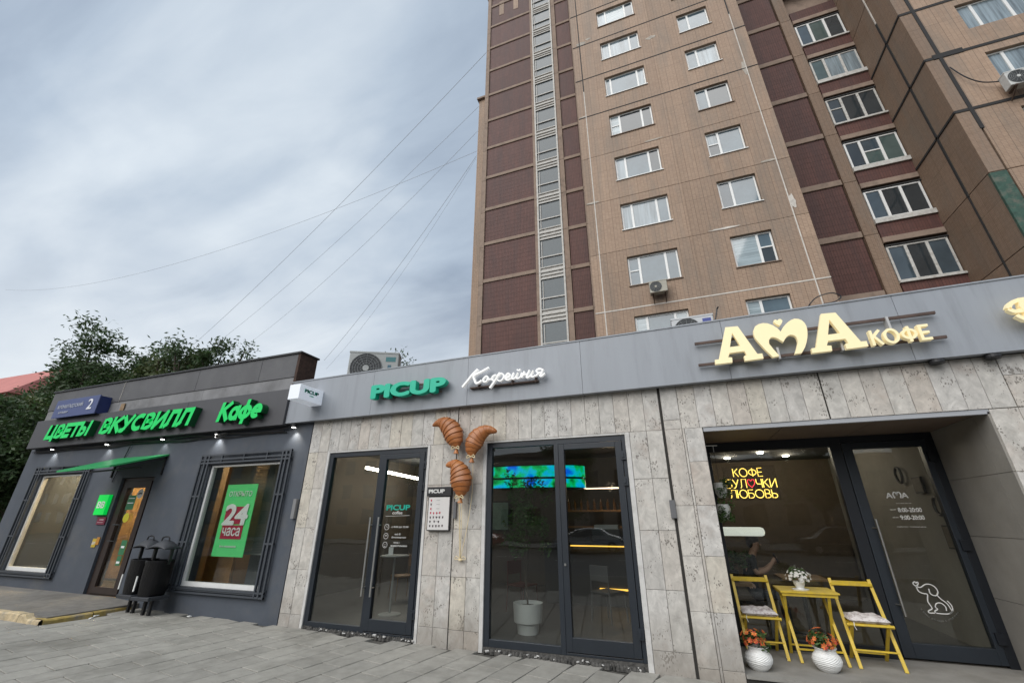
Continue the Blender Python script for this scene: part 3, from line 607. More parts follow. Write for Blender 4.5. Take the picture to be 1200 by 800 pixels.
# mortar repairs smeared over the panel joints, each with its own ragged outline
random.seed(9); M_pat = mat('repair_mortar', (.40, .36, .31), .95, var=.3, nscale=6, bump=.6)
for (px_, pz_, sx2, sz2) in ((-1.7, 26.4, .35, .16), (-1.3, 26.6, .2, .1), (1.9, 24.9, .3, .14), (5.5, 20.7, .12, .5), (5.3, 15.1, .3, .07), (-1.9, 15.1, .35, .06), (1.1, 17.9, .5, .05), (3.1, 12.3, .6, .05), (5.65, 12.9, .1, .4), (-2.0, 20.7, .25, .06)):
    mb = MB(); N_ = 16; P_ = [(px_ + sx2 * math.cos(w * math.pi * 2 / N_) * random.uniform(.6, 1.1), pz_ + sz2 * math.sin(w * math.pi * 2 / N_) * random.uniform(.6, 1.1)) for w in range(N_)]
    mb.add([(a, YM - .008, b) for a, b in P_] + [(a, YM + .01, b) for a, b in P_], [tuple(range(N_))] + [(i, N_ + i, N_ + (i + 1) % N_, (i + 1) % N_) for i in range(N_)]); mb.build('mortar_patch', M_pat if pz_ > 14 else M_sealw, tower)
# air conditioners
def fan_grille(mb, c, r, y):
    for k in range(1, 7):
        rr = r * k / 6; mb.tube([(c[0] + rr * math.cos(w * math.pi / 12), y, c[1] + rr * math.sin(w * math.pi / 12)) for w in range(25)], .0045, 4, cap=False)
    for w in range(12): mb.tube([(c[0], y + .002, c[1]), (c[0] + r * math.cos(w * math.pi / 6), y + .002, c[1] + r * math.sin(w * math.pi / 6))], .0045, 4)
def aircon(loc, w, h, d, label, body=M_white, badge=None, fanside=-1, bracket=False):
    t = thing('air_conditioner', loc, label, 'air conditioner', 'outdoor air conditioner units')
    x, y, z = loc
    MB().box(x - w / 2, x + w / 2, y, y + d, z, z + h).build('casing', body, t, bevel=.02)
    MB().box(x - w / 2 - .008, x + w / 2 + .008, y - .008, y + d + .008, z + h - .035, z + h + .006).build('lid', body, t, bevel=.006)
    fx = x + fanside * w * .14; r = h * .44
    MB().disc((fx, y - .006, z + h / 2), r, .01, 32).build('fan_opening', mat('fan_dark', (.03, .032, .034), .6), t)
    fg = MB(); fan_grille(fg, (fx, z + h / 2), r, y - .014); fg.build('grille', mat('grille_grey', (.25, .26, .26), .5), t)
    MB().disc((fx, y - .022, z + h / 2), r * .2, .01, 20).build('hub', body, t)
    if badge: 
        MB().box(x + w * .24, x + w * .44, y - .004, y + .004, z + h * .72, z + h * .86).build('badge', badge, t)
        MB().box(x + w * .29, x + w * .36, y - .004, y + .004, z + h * .44, z + h * .62).build('sticker', mat('sticker_blue', (.05, .12, .16), .5), t)
    b = MB()
    for s_ in (-1, 1):
        b.box(x + s_ * w * .34 - .03, x + s_ * w * .34 + .03, y - .02, y + d + .06, z - .05, z - .0)
        if bracket: b.bar((x + s_ * w * .34, y, z - .04), (x + s_ * w * .34, y + d + .15, z - .3), .03, .03)
    b.build('bracket', mat('bracket_brown', (.08, .05, .035), .8) if bracket else M_steel, t)
    return t
ac_ = aircon((-5.98, 7.2, 4.3), 1.08, .78, .36, 'large grey air conditioner on the flat roof above the green sign', mat('ac_grey', (.32, .33, .32), .5, var=.08), badge=mat('badge_teal', (.04, .16, .17), .4)); ac_.rotation_euler[2] = R(27)
aircon((.36, 15.38, 9.74), .66, .5, .28, 'grubby cream air conditioner under a lower tower window', mat('ac_cream', (.36, .34, .28), .6, var=.2, nscale=5), bracket=True)
aircon((12.92, 15.12, 15.22), .80, .62, .3, 'white air conditioner on the tower wing beside a looping cable', mat('ac_white', (.5, .5, .48), .5, var=.1), bracket=True)
aircon((.78, 9.0, 5.04), .84, .60, .32, 'pale air conditioner half hidden behind the fascia near the cream letters', mat('ac_light', (.5, .51, .52), .5, var=.05), badge=mat('badge_blue', (.03, .05, .25), .4))

vp_ = MB(); vp_.tube([(1.22, 9.0, 5.45), (1.30, 9.0, 5.72), (1.33, 8.97, 5.76)], .015, 7); vp_.tube([(1.22, 9.0, 4.2), (1.22, 9.0, 5.45)], .015, 7); tag(vp_.build('vent_pipe', M_black), 'short dark bent pipe sticking up beside the half hidden air conditioner', 'pipe')

# ================================================================== STONE SHOP ROW
shop = thing('stone_shop_building', (-2, 6.35, -.1), 'low travertine clad shop building under a long plain grey fascia', 'shop building')
YF = 6.35
random.seed(5)
def stones(x0s, z0s, gap=.004, mat_=None, proud=.003):
    """columns given by x edges, rows by z edges"""
    for a, b in zip(x0s, x0s[1:]):
        for c_, d_ in zip(z0s, z0s[1:]): stone(a, b, c_, d_, gap)
def stone(a, b, c_, d_, gap=.003):
    p = random.uniform(0, .0035); MB().slab(a + gap / 2, b - gap / 2, YF - p, YF + .03, c_ + gap / 2, d_ - gap / 2, .003).build('stone_slab', M_stone, shop)
ROW = [-.12, .17, .82, 1.47, 2.12, 2.77]
stones([-6.5, -6.27, -6.045], ROW)
stones([-3.84, -3.59, -3.345], ROW); stones([-3.333, -3.09, -2.86], [-.12, .16, .82, 1.47, 2.12, 2.77])
stones([-.55, -.31, -.095], [.15, .79, 1.47, 2.12, 2.77]); stone(-.55, -.095, -.2, .15)
def rng(a, b, w):
    n = max(1, round((b - a) / w)); return [a + (b - a) * i / n for i in range(n + 1)]
stones([-6.5, -6.27] + rng(-6.045, -3.345, .22), [2.77, 3.48]); stones(rng(-3.333, -.095, .218), [2.77, 3.48])
# the next stretch, with wider beds
for z0, z1 in ((-.2, .02), (.02, .58), (.58, 1.18), (1.18, 1.77), (1.77, 2.77)): stone(-.06, .165, z0, z1)
for z0, z1 in ((-.2, .02), (.02, .58), (.58, 1.18), (1.18, 1.77), (1.77, 2.32), (2.32, 2.77)): stone(.20, .43, z0, z1) 
for z0, z1 in ((-.2, .58), (.58, 1.77), (1.77, 2.77)): stone(.168, .198, z0, z1)
stone(-.06, .165, 2.77, 2.9); stone(-.06, .165, 2.9, 3.48); stone(.168, .40, 2.77, 3.48)
stones(rng(.40, 1.924, .216), [2.77, 3.48]); stones([1.938, 2.15, 2.37, 2.59, 2.81, 3.05, 3.29, 3.5, 3.715], [2.77, 3.48])
stones([3.46, 3.715, 3.94, 4.16, 4.4, 4.65, 4.9], [-.2, .1, .75, 1.4, 2.08, 2.765]); stones([3.72, 3.96, 4.2, 4.45, 4.7, 4.9], [2.77, 3.14, 3.48])
bk = MB()
for a, b in ((-6.52, -6.0), (-3.88, -2.82), (-.59, .43), (3.46, 5.0)): bk.box(a, b, YF + .022, YF + .22, -.3, 2.77)
bk.box(-6.52, 5.0, YF + .022, YF + .22, 2.77, 3.6); bk.build('backing_wall', M_grout, shop)
# dark vertical movement joints
MB().box(-3.352, -3.328, YF + .012, YF + .02, -.1, 3.5).build('movement_joint', mat('joint_dark', (.03, .028, .025), .9), shop)
MB().box(-.092, -.063, YF + .012, YF + .02, -.2, 3.5).build('movement_joint', MATS['joint_dark'], shop)
MB().box(1.917, 1.943, YF + .012, YF + .02, 2.77, 3.5).build('movement_joint', MATS['joint_dark'], shop)
# plaster strips beside the doors
jb = MB()
for a, b in ((-6.045, -5.99), (-3.895, -3.845), (-2.86, -2.8), (-.62, -.553)): jb.slab(a, b, YF - .004, YF + .06, gz(a) - .02, 2.77)
for a, b in ((-5.99, -3.895), (-2.8, -.62)): jb.slab(a, b, YF - .003, YF + .06, 2.742, 2.768)
jb.build('plaster_strip', M_jamb, shop)
# recess of the right shop: soffit, reveal, floor
YG = 7.65
rv = MB(); rv.box(.44, 3.46, 6.36, 6.42, 2.715, 2.77); rv.build('metal_edge', M_steel if False else mat('pale_metal', (.34, .35, .37), .4), shop)
for a, b in ((.44, 1.42), (1.43, 2.43), (2.44, 3.44)): MB().box(a, b, 6.425, YG + .1, 2.74, 2.77).build('soffit_panel', mat('soffit_brown', (.15, .11, .085), .6, var=.1), shop)
M_rev = mat('reveal_render', (.25, .235, .21), .8, var=.1, nscale=3, bump=.3, rnd=.03)
for a, b in ((6.36, 6.62), (6.625, YG + .1)):
    for c_, d_ in ((-.15, .72), (.725, 1.405), (1.41, 2.08), (2.085, 2.738)):
        MB().box(3.44, 3.47, a, b, c_, d_).build('reveal_slab', M_rev, shop); MB().box(.40, .43, a, b, c_, d_).build('reveal_slab', M_rev, shop)
MB().box(3.47, 3.6, 6.38, 13, -.3, 3.2).build('partition_wall', M_rev, shop)
MB().box(.435, 3.435, 6.33, 7.75, -.03, .0).build('recess_floor', mat('recess_concrete', (.24, .23, .21), .8, var=.14, nscale=3, bump=.3, dirt=(.15, .14, .12), dscale=2, damt=.5), shop)
MB().box(.435, 3.435, 6.355, 7.75, -.3, -.035).build('plinth', MATS['joint_dark'], shop)
# rubble mortar under the doors
def mortar(x0, x1, y=6.33):
    mb = MB(); n = int((x1 - x0) / .05)
    for i in range(n):
        a = x0 + i * .05; z = gz(a)
        for k in range(3): r = random.uniform(.015, .04); px, py = a + random.uniform(0, .05), y + random.uniform(-.0, .05); mb.lathe((px, py, z - .02), [(r, 0), (r * .9, random.uniform(.02, .05)), (r * .3, random.uniform(.05, .07))], 6)
    mb.box(x0, x1, y + .03, y + .3, -.2, .0); mb.build('mortar_bed', mat('dark_mortar', (.07, .067, .062), .95, var=.5, nscale=20, bump=1), shop, kind='stuff')
    mc = MB()
    for i in range(int((x1 - x0) * 11)):
        px, py = random.uniform(x0, x1), y + random.uniform(-.04, .03); s_ = random.uniform(.008, .028); M = Matrix.Translation((px, py, gz(px) + random.uniform(.015, .04))) @ Matrix.Rotation(random.uniform(0, 3), 4, 'Z') @ Matrix.Rotation(random.uniform(-.6, .6), 4, 'X'); mc.obox(M, s_ * 1.8, s_, s_ * .6)
    mc.build('plaster_crumbs', M_jamb, shop, kind='stuff')
mortar(-5.98, -3.9); mortar(-2.8, -.62)
# fascia
YP = 6.22
def ftop(x): return 4.19 + .0085 * (x + 7.1)
def fbot(x): return 3.355 + .003 * (x + 7.1)
ed = [-7.12, -5.1, -3.13, -1.16, .9, 2.93, 4.95, 7]
for i, (a, b) in enumerate(zip(ed, ed[1:])):
    a += .0025; b -= .0025
    MB().add([(a, YP, fbot(a)), (b, YP, fbot(b)), (b, YP, ftop(b)), (a, YP, ftop(a)), (a, YP + .1, fbot(a)), (b, YP + .1, fbot(b)), (b, YP + .1, ftop(b)), (a, YP + .1, ftop(a))],
             [(0, 1, 2, 3), (4, 7, 6, 5), (0, 4, 5, 1), (1, 5, 6, 2), (2, 6, 7, 3), (3, 7, 4, 0)]).build('fascia_panel', M_fasc, shop)
cp = MB(); cp.add([(-7.13, YP - .012, ftop(-7.1)), (7, YP - .012, ftop(7)), (7, YP + .5, ftop(7)), (-7.13, YP + .5, ftop(-7.1)), (-7.13, YP - .012, ftop(-7.1) + .02), (7, YP - .012, ftop(7) + .02), (7, YP + .5, ftop(7) + .02), (-7.13, YP + .5, ftop(-7.1) + .02)], [(0, 3, 2, 1), (4, 5, 6, 7), (0, 1, 5, 4), (1, 2, 6, 5), (2, 3, 7, 6), (3, 0, 4, 7)])
cp.build('coping', M_fasc, shop)
MB().box(-7.1, 7, YP + .1, YF + .02, 3.38, 3.42).build('fascia_soffit', MATS['joint_dark'], shop)
MB().box(-7.05, 7, YP + .11, 13.5, 3.62, 4.15).build('roof', mat('roof_felt', (.06, .06, .06), .9, var=.2), shop)
for x in (3.14, 3.66): 
    mb = MB(); mb.lathe((x, 6.27, 3.33), [(.07, 0), (.075, .01), (.075, .045)], 20); tag(mb.build('recessed_lamp', M_black), 'black round lamp under the fascia, the one ' + ('nearer the cream coffee lettering' if x < 3.4 else 'beyond the stone corner'), 'lamp', 'black round lamps under the grey fascia')

# ------------------------------------------------------------------ interiors
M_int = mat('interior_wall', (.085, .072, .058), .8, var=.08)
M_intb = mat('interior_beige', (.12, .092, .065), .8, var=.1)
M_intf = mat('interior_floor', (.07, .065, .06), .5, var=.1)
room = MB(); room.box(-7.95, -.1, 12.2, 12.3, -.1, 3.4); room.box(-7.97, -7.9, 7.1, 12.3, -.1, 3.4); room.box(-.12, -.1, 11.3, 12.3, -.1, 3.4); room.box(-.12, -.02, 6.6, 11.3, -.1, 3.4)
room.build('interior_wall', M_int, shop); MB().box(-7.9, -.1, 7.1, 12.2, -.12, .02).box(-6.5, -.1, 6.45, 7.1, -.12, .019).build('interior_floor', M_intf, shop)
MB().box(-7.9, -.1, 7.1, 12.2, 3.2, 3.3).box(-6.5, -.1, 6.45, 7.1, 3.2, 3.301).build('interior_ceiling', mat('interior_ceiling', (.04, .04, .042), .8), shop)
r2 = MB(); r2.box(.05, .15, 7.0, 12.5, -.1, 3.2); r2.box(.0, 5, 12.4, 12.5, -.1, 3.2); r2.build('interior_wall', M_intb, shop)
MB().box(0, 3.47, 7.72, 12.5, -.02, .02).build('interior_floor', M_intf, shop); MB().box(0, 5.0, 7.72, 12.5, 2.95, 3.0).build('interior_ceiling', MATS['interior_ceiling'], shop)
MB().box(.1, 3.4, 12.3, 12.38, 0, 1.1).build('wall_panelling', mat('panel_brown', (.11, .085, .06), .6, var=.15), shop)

# door sets ---------------------------------------------------------
def plane_door(nm, x0, x1, xm, label, handles, hinges=True, key=False):
    t = thing(nm, ((x0 + x1) / 2, YF, 0), label, 'glazed door set', 'dark framed door sets in the stone wall')
    y0, y1 = YF + .02, YF + .10; F = M_frame
    f = MB(); f.box(x0, x0 + .085, y0, y1, 0, 2.74); f.box(x1 - .055, x1, y0, y1, 0, 2.74); f.box(x0 + .085, x1 - .055, y0, y1, 2.66, 2.74); f.box(x0 + .085, xm - .07, y0, y1, 0, .09); f.box(xm - .07, xm, y0 - .003, y1, 0, 2.66)
    f.box(xm, x1 - .055, y0, y1, 0, .03)
    f.build('frame', F, t, bevel=.004)
    MB().box(x0 + .085, xm - .07, y0 + .035, y0 + .045, .09, 2.66).build('pane', M_glass, t)
    d = MB(); a, b = xm + .004, x1 - .06; yy = y0 - .012
    d.box(a, a + .085, yy, y1 - .02, .04, 2.655); d.box(b - .095, b, yy, y1 - .02, .04, 2.655); d.box(a + .085, b - .095, yy, y1 - .02, 2.575, 2.655); d.box(a + .085, b - .095, yy, y1 - .02, .04, .20)
    dd = d.build('door_leaf', F, t, bevel=.004)
    MB().box(a + .085, b - .095, y0 + .03, y0 + .04, .2, 2.575).build('pane', M_glass, dd)
    for hx in handles:
        h = MB(); h.tube([(hx, YF - .06, .5), (hx, YF - .06, 1.64)], .014, 12); h.tube([(hx, YF - .06, .62), (hx, y0, .62)], .009, 8); h.tube([(hx, YF - .06, 1.52), (hx, y0, 1.52)], .009, 8)
        h.build('handle', M_steel, t, smooth=True)
    if hinges:
        for z in (.3, 2.1, 2.45):
            h = MB(); h.box(b - .02, b + .05, yy - .02, yy + .01, z - .06, z + .06); h.box(b - .01, b + .02, yy - .035, yy + .01, z - .03, z + .03); h.build('hinge', F, t)
    if key: h = MB(); h.disc((a + .035, yy - .008, 1.03), .014, .01, 16); h.box(a + .025, a + .045, yy - .02, yy - .008, 1.02, 1.05); h.build('lock', M_steel, t)
    return t
door1 = plane_door('entrance_door', -5.99, -3.89, -4.80, 'dark framed glass entrance with two long steel pull bars', [-4.86, -4.695])
door2 = plane_door('garden_door', -2.80, -.62, -1.625, 'dark framed glass door beside the tall potted olive tree', [], key=True)
# decal lettering on the entrance glass
M_teal = mat('teal_vinyl', (.0, .33, .24), .5); M_wv = mat('white_vinyl', (.62, .62, .60), .5)
YD = YF + .036
letters('PICUP', -4.63, -4.17, 1.745, 1.83, YD, YD + .004, M_teal, door1, off=.03, one=True, name='lettering')
letters('coffee', -4.50, -4.31, 1.685, 1.73, YD, YD + .004, M_wv, door1, one=True, name='lettering')
letters('с 8:00 до 22:00', -4.49, -4.17, 1.475, 1.505, YD, YD + .004, M_wv, door1, one=True, name='lettering')
letters('wi-fi', -4.42, -4.31, 1.37, 1.40, YD, YD + .004, M_wv, door1, one=True, name='lettering'); letters('бесплатно', -4.47, -4.2, 1.325, 1.352, YD, YD + .004, M_wv, door1, one=True, name='lettering')
letters('вход с', -4.42, -4.31, 1.245, 1.27, YD, YD + .004, M_wv, door1, one=True, name='lettering'); letters('животными', -4.48, -4.17, 1.20, 1.225, YD, YD + .004, M_wv, door1, one=True, name='lettering')
for z in (1.49, 1.355, 1.225):
    c = MB(); pts = [(-4.585 + .042 * math.cos(w * math.pi / 14), z + .042 * math.sin(w * math.pi / 14)) for w in range(29)]; c.stroke(pts, .006, YD, YD + .004)
    if z > 1.45: c.stroke([(-4.585, z + .025), (-4.585, z), (-4.567, z - .01)], .005, YD, YD + .004)
    elif z > 1.3:
        for r in (.012, .022): c.stroke([(-4.585 + r * math.cos(w * .26), z - .008 + r * math.sin(w * .26)) for w in range(2, 11)], .005, YD, YD + .004)
    else: c.stroke([(-4.6, z - .015), (-4.585, z - .022), (-4.57, z - .015)], .005, YD, YD + .004); c.stroke([(-4.598, z + .012), (-4.594, z + .006)], .006, YD, YD + .004); c.stroke([(-4.576, z + .012), (-4.572, z + .006)], .006, YD, YD + .004)
    c.build('pictogram', M_wv, door1)
MB().stroke([(-4.63, 1.655), (-4.17, 1.665)], .004, YD, YD + .004).build('rule', M_wv, door1)

# interior of the green sign cafe: tube light, stools, tables
M_tube = mat('tube_light', (1, 1, 1), .5, emit=(1, .93, .78), estr=16)
t = tag(MB().add([(-6.72, 8.3, 2.68), (-6.64, 8.3, 2.68), (-7.10, 11.6, 2.68), (-7.18, 11.6, 2.68), (-6.72, 8.3, 2.73), (-6.64, 8.3, 2.73), (-7.10, 11.6, 2.73), (-7.18, 11.6, 2.73)], [(0, 3, 2, 1), (4, 5, 6, 7), (0, 1, 5, 4), (1, 2, 6, 5), (2, 3, 7, 6), (3, 0, 4, 7)]).build('ceiling_tube_lamp', M_tube), 'long white tube lamp glowing inside the entrance of the cafe', 'lamp')
lamp_light(t, (-6.9, 9.2, 2.6), 5, (1, .92, .8), .2); lamp_light(t, (-7.0, 10.8, 2.6), 5, (1, .92, .8), .2)
def cafe_chair(loc, rz, label, m=None):
    m = m or M_black; t = thing('cafe_chair', (0, 0, 0), label, 'chair', 'chairs inside the cafe')
    MB().box(-.21, .21, -.21, .21, .44, .47).build('seat', m, t, bevel=.01)
    b = MB(); b.box(-.2, .2, .18, .21, .62, .86); b.build('backrest', m, t, bevel=.01)
    for sx_, sy_ in ((-1, -1), (1, -1), (-1, 1), (1, 1)): MB().tube([(sx_ * .19, sy_ * .19, .45), (sx_ * .21, sy_ * .21, .02)], .012, 8).build('leg', M_white if m is M_white else m, t)
    for s_ in (-1, 1): MB().tube([(s_ * .19, .2, .45), (s_ * .19, .2, .84)], .011, 8).build('post', m, t)
    t.location = loc; t.rotation_euler[2] = rz; return t
M_woodi = mat('interior_wood', (.22, .12, .05), .5, var=.2, stretch=(1, 1, 6))
cafe_chair((-4.15, 8.0, .02), .3, 'pale cafe chair seen through the entrance glass', mat('pale_metal_int', (.30, .29, .27), .5))
cafe_chair((-4.6, 9.3, .02), 2.4, 'black cafe chair deeper inside behind the entrance', M_black)
tb = thing('bistro_table', (-5.2, 7.6, .02), 'small white round cafe table with a slim stand behind the entrance glass', 'table')
MB().lathe((-5.2, 7.6, .96), [(.0, 0), (.26, 0), (.27, .012), (.26, .022), (0, .022)], 28).build('table_top', mat('table_grey', (.25, .25, .24), .5), tb); MB().tube([(-5.2, 7.6, .03), (-5.2, 7.6, .96)], .018, 8).build('stem', MATS['table_grey'], tb); MB().lathe((-5.2, 7.6, .02), [(.2, 0), (.2, .015), (.02, .03)], 24).build('base', MATS['table_grey'], tb)
cafe_chair((-5.0, 8.6, .02), .9, 'wooden backed cafe chair by the round white table', M_woodi); cafe_chair((-5.9, 9.0, .02), -.6, 'brown cafe chair beyond the round white table', M_woodi)
t5 = thing('cafe_table', (-5.3, 9.7, .02), 'square wooden cafe table deep inside behind the entrance', 'table'); MB().box(-5.65, -4.95, 9.35, 10.05, .74, .78).build('table_top', M_woodi, t5); MB().box(-5.33, -5.27, 9.67, 9.73, .04, .74).build('stem', M_black, t5)
for i_, x_ in enumerate((-7.2, -6.2, -5.2)):
    p = thing('framed_print', (x_, 12.15, 1.5), ['first', 'second', 'third'][i_] + ' framed poster along the back wall of the entrance cafe', 'picture', 'posters on the back wall'); MB().box(x_, x_ + .6, 12.14, 12.19, 1.3, 2.1).build('frame', M_black, p); MB().box(x_ + .04, x_ + .56, 12.13, 12.14, 1.34, 2.06).build('print', mat('print_warm' + str(i_), [(.35, .15, .08), (.30, .26, .16), (.12, .2, .17)][i_], .6, var=.3), p)
nh = MB(); nh.box(-5.32, -5.22, 7.55, 7.56, .99, 1.12); nh.box(-5.36, -5.2, 7.5, 7.6, .985, .992); tag(nh.build('napkin_holder', M_white), 'white folded napkin holder on the small cafe table', 'napkin holder')

# glowing oval screen and counter behind the second door
screen_m = bpy.data.materials.new('led_screen'); screen_m.use_nodes = True; _n = screen_m.node_tree.nodes; _l = screen_m.node_tree.links.new; _b = _n['Principled BSDF']; _b.inputs['Base Color'].default_value = (.01, .01, .01, 1)
_g = _n.new('ShaderNodeNewGeometry'); _z = _n.new('ShaderNodeTexNoise'); _l(_g.outputs['Position'], _z.inputs[0]); _z.inputs['Scale'].default_value = 3.2; _z.inputs['Detail'].default_value = 3
_r = _n.new('ShaderNodeValToRGB'); _l(_z.outputs[0], _r.inputs[0]); _r.color_ramp.elements[0].position = .38; _r.color_ramp.elements[0].color = (0, .10, .02, 1); _r.color_ramp.elements[1].position = .68; _r.color_ramp.elements[1].color = (.0, .12, .75, 1)
_e = _r.color_ramp.elements.new(.47); _e.color = (.0, .5, .12, 1); _e = _r.color_ramp.elements.new(.55); _e.color = (.0, .5, .75, 1)
_l(_r.outputs[0], _b.inputs['Emission Color']); _b.inputs['Emission Strength'].default_value = .55
so = thing('led_screen', (-2.4, 9.3, 2.3), 'curved blue and green glowing screen hanging inside the second cafe room', 'screen')
def oval(w): return (-3.2 + 1.45 * math.cos(w), 9.0 + .5 * math.sin(w))
sm = MB(); N = 40
for i in range(N):
    w0 = -math.pi + math.pi * i / N * 1.35; w1 = -math.pi + math.pi * (i + 1) / N * 1.35
    a, b = oval(w0), oval(w1); sm.add([(a[0], a[1], 2.2), (b[0], b[1], 2.2), (b[0], b[1], 2.36), (a[0], a[1], 2.36), (a[0], a[1], 2.40), (b[0], b[1], 2.40), (b[0], b[1], 2.62), (a[0], a[1], 2.62)], [(0, 1, 2, 3), (4, 5, 6, 7)])
sm.build('display', screen_m, so)
sm = MB()
for i in range(N):
    w0 = -math.pi + math.pi * i / N * 1.35; w1 = -math.pi + math.pi * (i + 1) / N * 1.35
    a, b = oval(w0), oval(w1); cx_, cy_ = -3.2, 9.0; i0 = (cx_ + (a[0] - cx_) * .97, cy_ + (a[1] - cy_) * .97); i1 = (cx_ + (b[0] - cx_) * .97, cy_ + (b[1] - cy_) * .97)
    sm.add([(i0[0], i0[1], 2.18), (i1[0], i1[1], 2.18), (i1[0], i1[1], 2.64), (i0[0], i0[1], 2.64), (a[0], a[1], 2.18), (b[0], b[1], 2.18)], [(0, 3, 2, 1), (4, 5, 1, 0)])
sm.build('casing', M_black, so)
M_led = mat('warm_led', (.3, .2, .05), .5, emit=(1, .55, .08), estr=1.1); M_ledw = mat('shelf_led', (.4, .3, .25), .5, emit=(1, .72, .5), estr=1.4)
bc = thing('coffee_counter', (-1.5, 10, 0), 'dark coffee counter edged with a line of yellow light', 'counter')
MB().box(-2.9, -.25, 9.8, 10.4, .02, 1.08).build('counter_body', mat('counter_dark', (.05, .048, .045), .5), bc); MB().box(-2.9, -.25, 9.7, 10.45, 1.11, 1.15).build('counter_top', M_black, bc); MB().box(-2.3, -.25, 9.72, 9.76, 1.085, 1.105).build('light_strip', M_led, bc)
MB().box(-1.75, -.3, 9.77, 9.795, .3, .33).build('light_strip', M_led, bc)
sh = thing('bottle_shelf', (-1.5, 11, 1.8), 'dark wall shelf under a thin pink white light line', 'shelf')
lamp_light(sh, (-1.4, 10.2, 2.3), 9, (1, .75, .5), .1)
MB().box(-2.9, -.25, 10.9, 11.18, 1.78, 1.82).build('board', M_woodi, sh); MB().box(-2.9, -.25, 10.9, 11.18, 1.42, 1.46).build('board', M_woodi, sh); MB().box(-2.4, -.25, 10.4, 10.43, 2.26, 2.285).build('light_strip', M_ledw, sh)
for i in range(14):
    x = -2.6 + i * .16; b = MB(); b.lathe((x, 11.0, 1.822), [(.035, 0), (.036, .15), (.014, .2), (.013, .25)], 10); b = b.build('bottle', mat('bottle_amber', (.10, .05, .015), .2)); tag(b, 'dark bottle in the row on the shelf behind the coffee counter', 'bottle', 'bottles on the cafe shelf')
cm = thing('coffee_machine', (-1.55, 10.05, 1.15), 'boxy coffee machine on the dark counter', 'coffee machine')
MB().box(-1.85, -1.25, 9.85, 10.25, 1.2, 1.42).build('body', mat('machine_grey', (.12, .12, .12), .3, metal=.6), cm, bevel=.02); MB().box(-1.8, -1.3, 9.9, 10.3, 1.42, 1.5).build('cup_rail', M_steel, cm); MB().box(-1.85, -1.25, 9.85, 10.3, 1.152, 1.2).build('drip_tray', M_black, cm)
ch3 = cafe_chair((-1.35, 8.3, .02), 2.6, 'grey armchair behind the lower part of the second door', mat('chair_grey', (.09, .09, .09), .6))
cafe_chair((-3.0, 8.6, .02), 1.2, 'dark red chair beside the potted olive tree', mat('chair_red', (.10, .022, .015), .5))

def leaves(mb, c, r, n, size, seed, soft=False):
    rnd = random.Random(seed)
    for i in range(n):
        while True:
            p = Vector((rnd.uniform(-1, 1), rnd.uniform(-1, 1), rnd.uniform(-1, 1)))
            if soft: p = Vector((rnd.gauss(0, .55), rnd.gauss(0, .55), rnd.gauss(0, .5)))
            if p.length <= (1.7 if soft else 1): break
        p = Vector(c) + Vector((p.x * r[0], p.y * r[1], p.z * r[2])); s_ = size * rnd.uniform(.6, 1.3)
        a = Vector((rnd.gauss(0, 1), rnd.gauss(0, 1), rnd.gauss(0, .7))).normalized(); b = a.cross(Vector((rnd.gauss(0, 1), rnd.gauss(0, 1), rnd.gauss(0, 1)))).normalized()
        mb.add([p - a * s_, p + b * s_ * .38, p + a * s_, p - b * s_ * .38], [(0, 1, 2, 3)])
# potted olive tree
ot = thing('potted_tree', (-2.42, 7.2, .02), 'slender olive tree in a large two tier white pot inside the glass', 'potted tree')
MB().lathe((-2.42, 7.2, .02), [(.0, 0), (.16, 0), (.17, .13), (.215, .15), (.23, .4), (.21, .4), (.2, .36), (.0, .36)], 32).build('pot', mat('pot_white', (.55, .55, .53), .5), ot, smooth=True)
MB().lathe((-2.42, 7.2, .37), [(.19, 0), (.05, .02)], 20).build('soil', M_terra, ot)
tk = MB(); tk.tube(smooth_pts([(-2.42, 7.2, .37), (-2.45, 7.2, .8), (-2.4, 7.18, 1.2), (-2.45, 7.2, 1.6)], 4), .015, 7); tk.tube([(-2.4, 7.18, 1.2), (-2.6, 7.1, 1.9)], .008, 6); tk.tube([(-2.43, 7.2, 1.4), (-2.2, 7.2, 2.1)], .008, 6); tk.build('trunk', M_bark, ot)
lf = MB()
for k in range(34):
    rr = random.uniform; leaves(lf, (-2.42 + rr(-.32, .32), 7.2 + rr(-.25, .25), rr(1.15, 2.25)), (.12, .12, .16), 60, .032, k)
lf.build('foliage', M_leaf, ot)

# ================================================================== SIGNS ON THE GREY FASCIA
M_green = mat('teal_sign', (.0, .46, .29), .45, spec=.5); M_cream = mat('cream_sign', (.88, .76, .46), .45, emit=(1, .85, .5), estr=.1)
M_wsign = mat('white_sign', (.82, .82, .80), .4, emit=(1, 1, 1), estr=.12); M_rail = mat('rusty_rail', (.09, .06, .05), .8, var=.3)
sg = thing('cafe_sign', (-4.3, YP, 3.75), 'chunky teal green letters reading PICUP on the grey fascia', 'sign')
letters('PICUP', -5.00, -3.46, 3.60, 3.865, 6.05, 6.16, M_green, sg, off=.055, slope=.0, kern=0)
r = MB(); r.box(-4.85, -3.6, 6.17, 6.19, 3.63, 3.66); r.box(-4.85, -3.6, 6.17, 6.19, 3.8, 3.83)
for x in (-4.6, -3.8): r.box(x, x + .03, 6.17, YP, 3.62, 3.84)
r.build('mounting_rail', M_rail, sg)
kf = thing('script_sign', (-2.4, YP, 3.75), 'white handwritten coffee shop lettering next to the teal letters', 'sign')
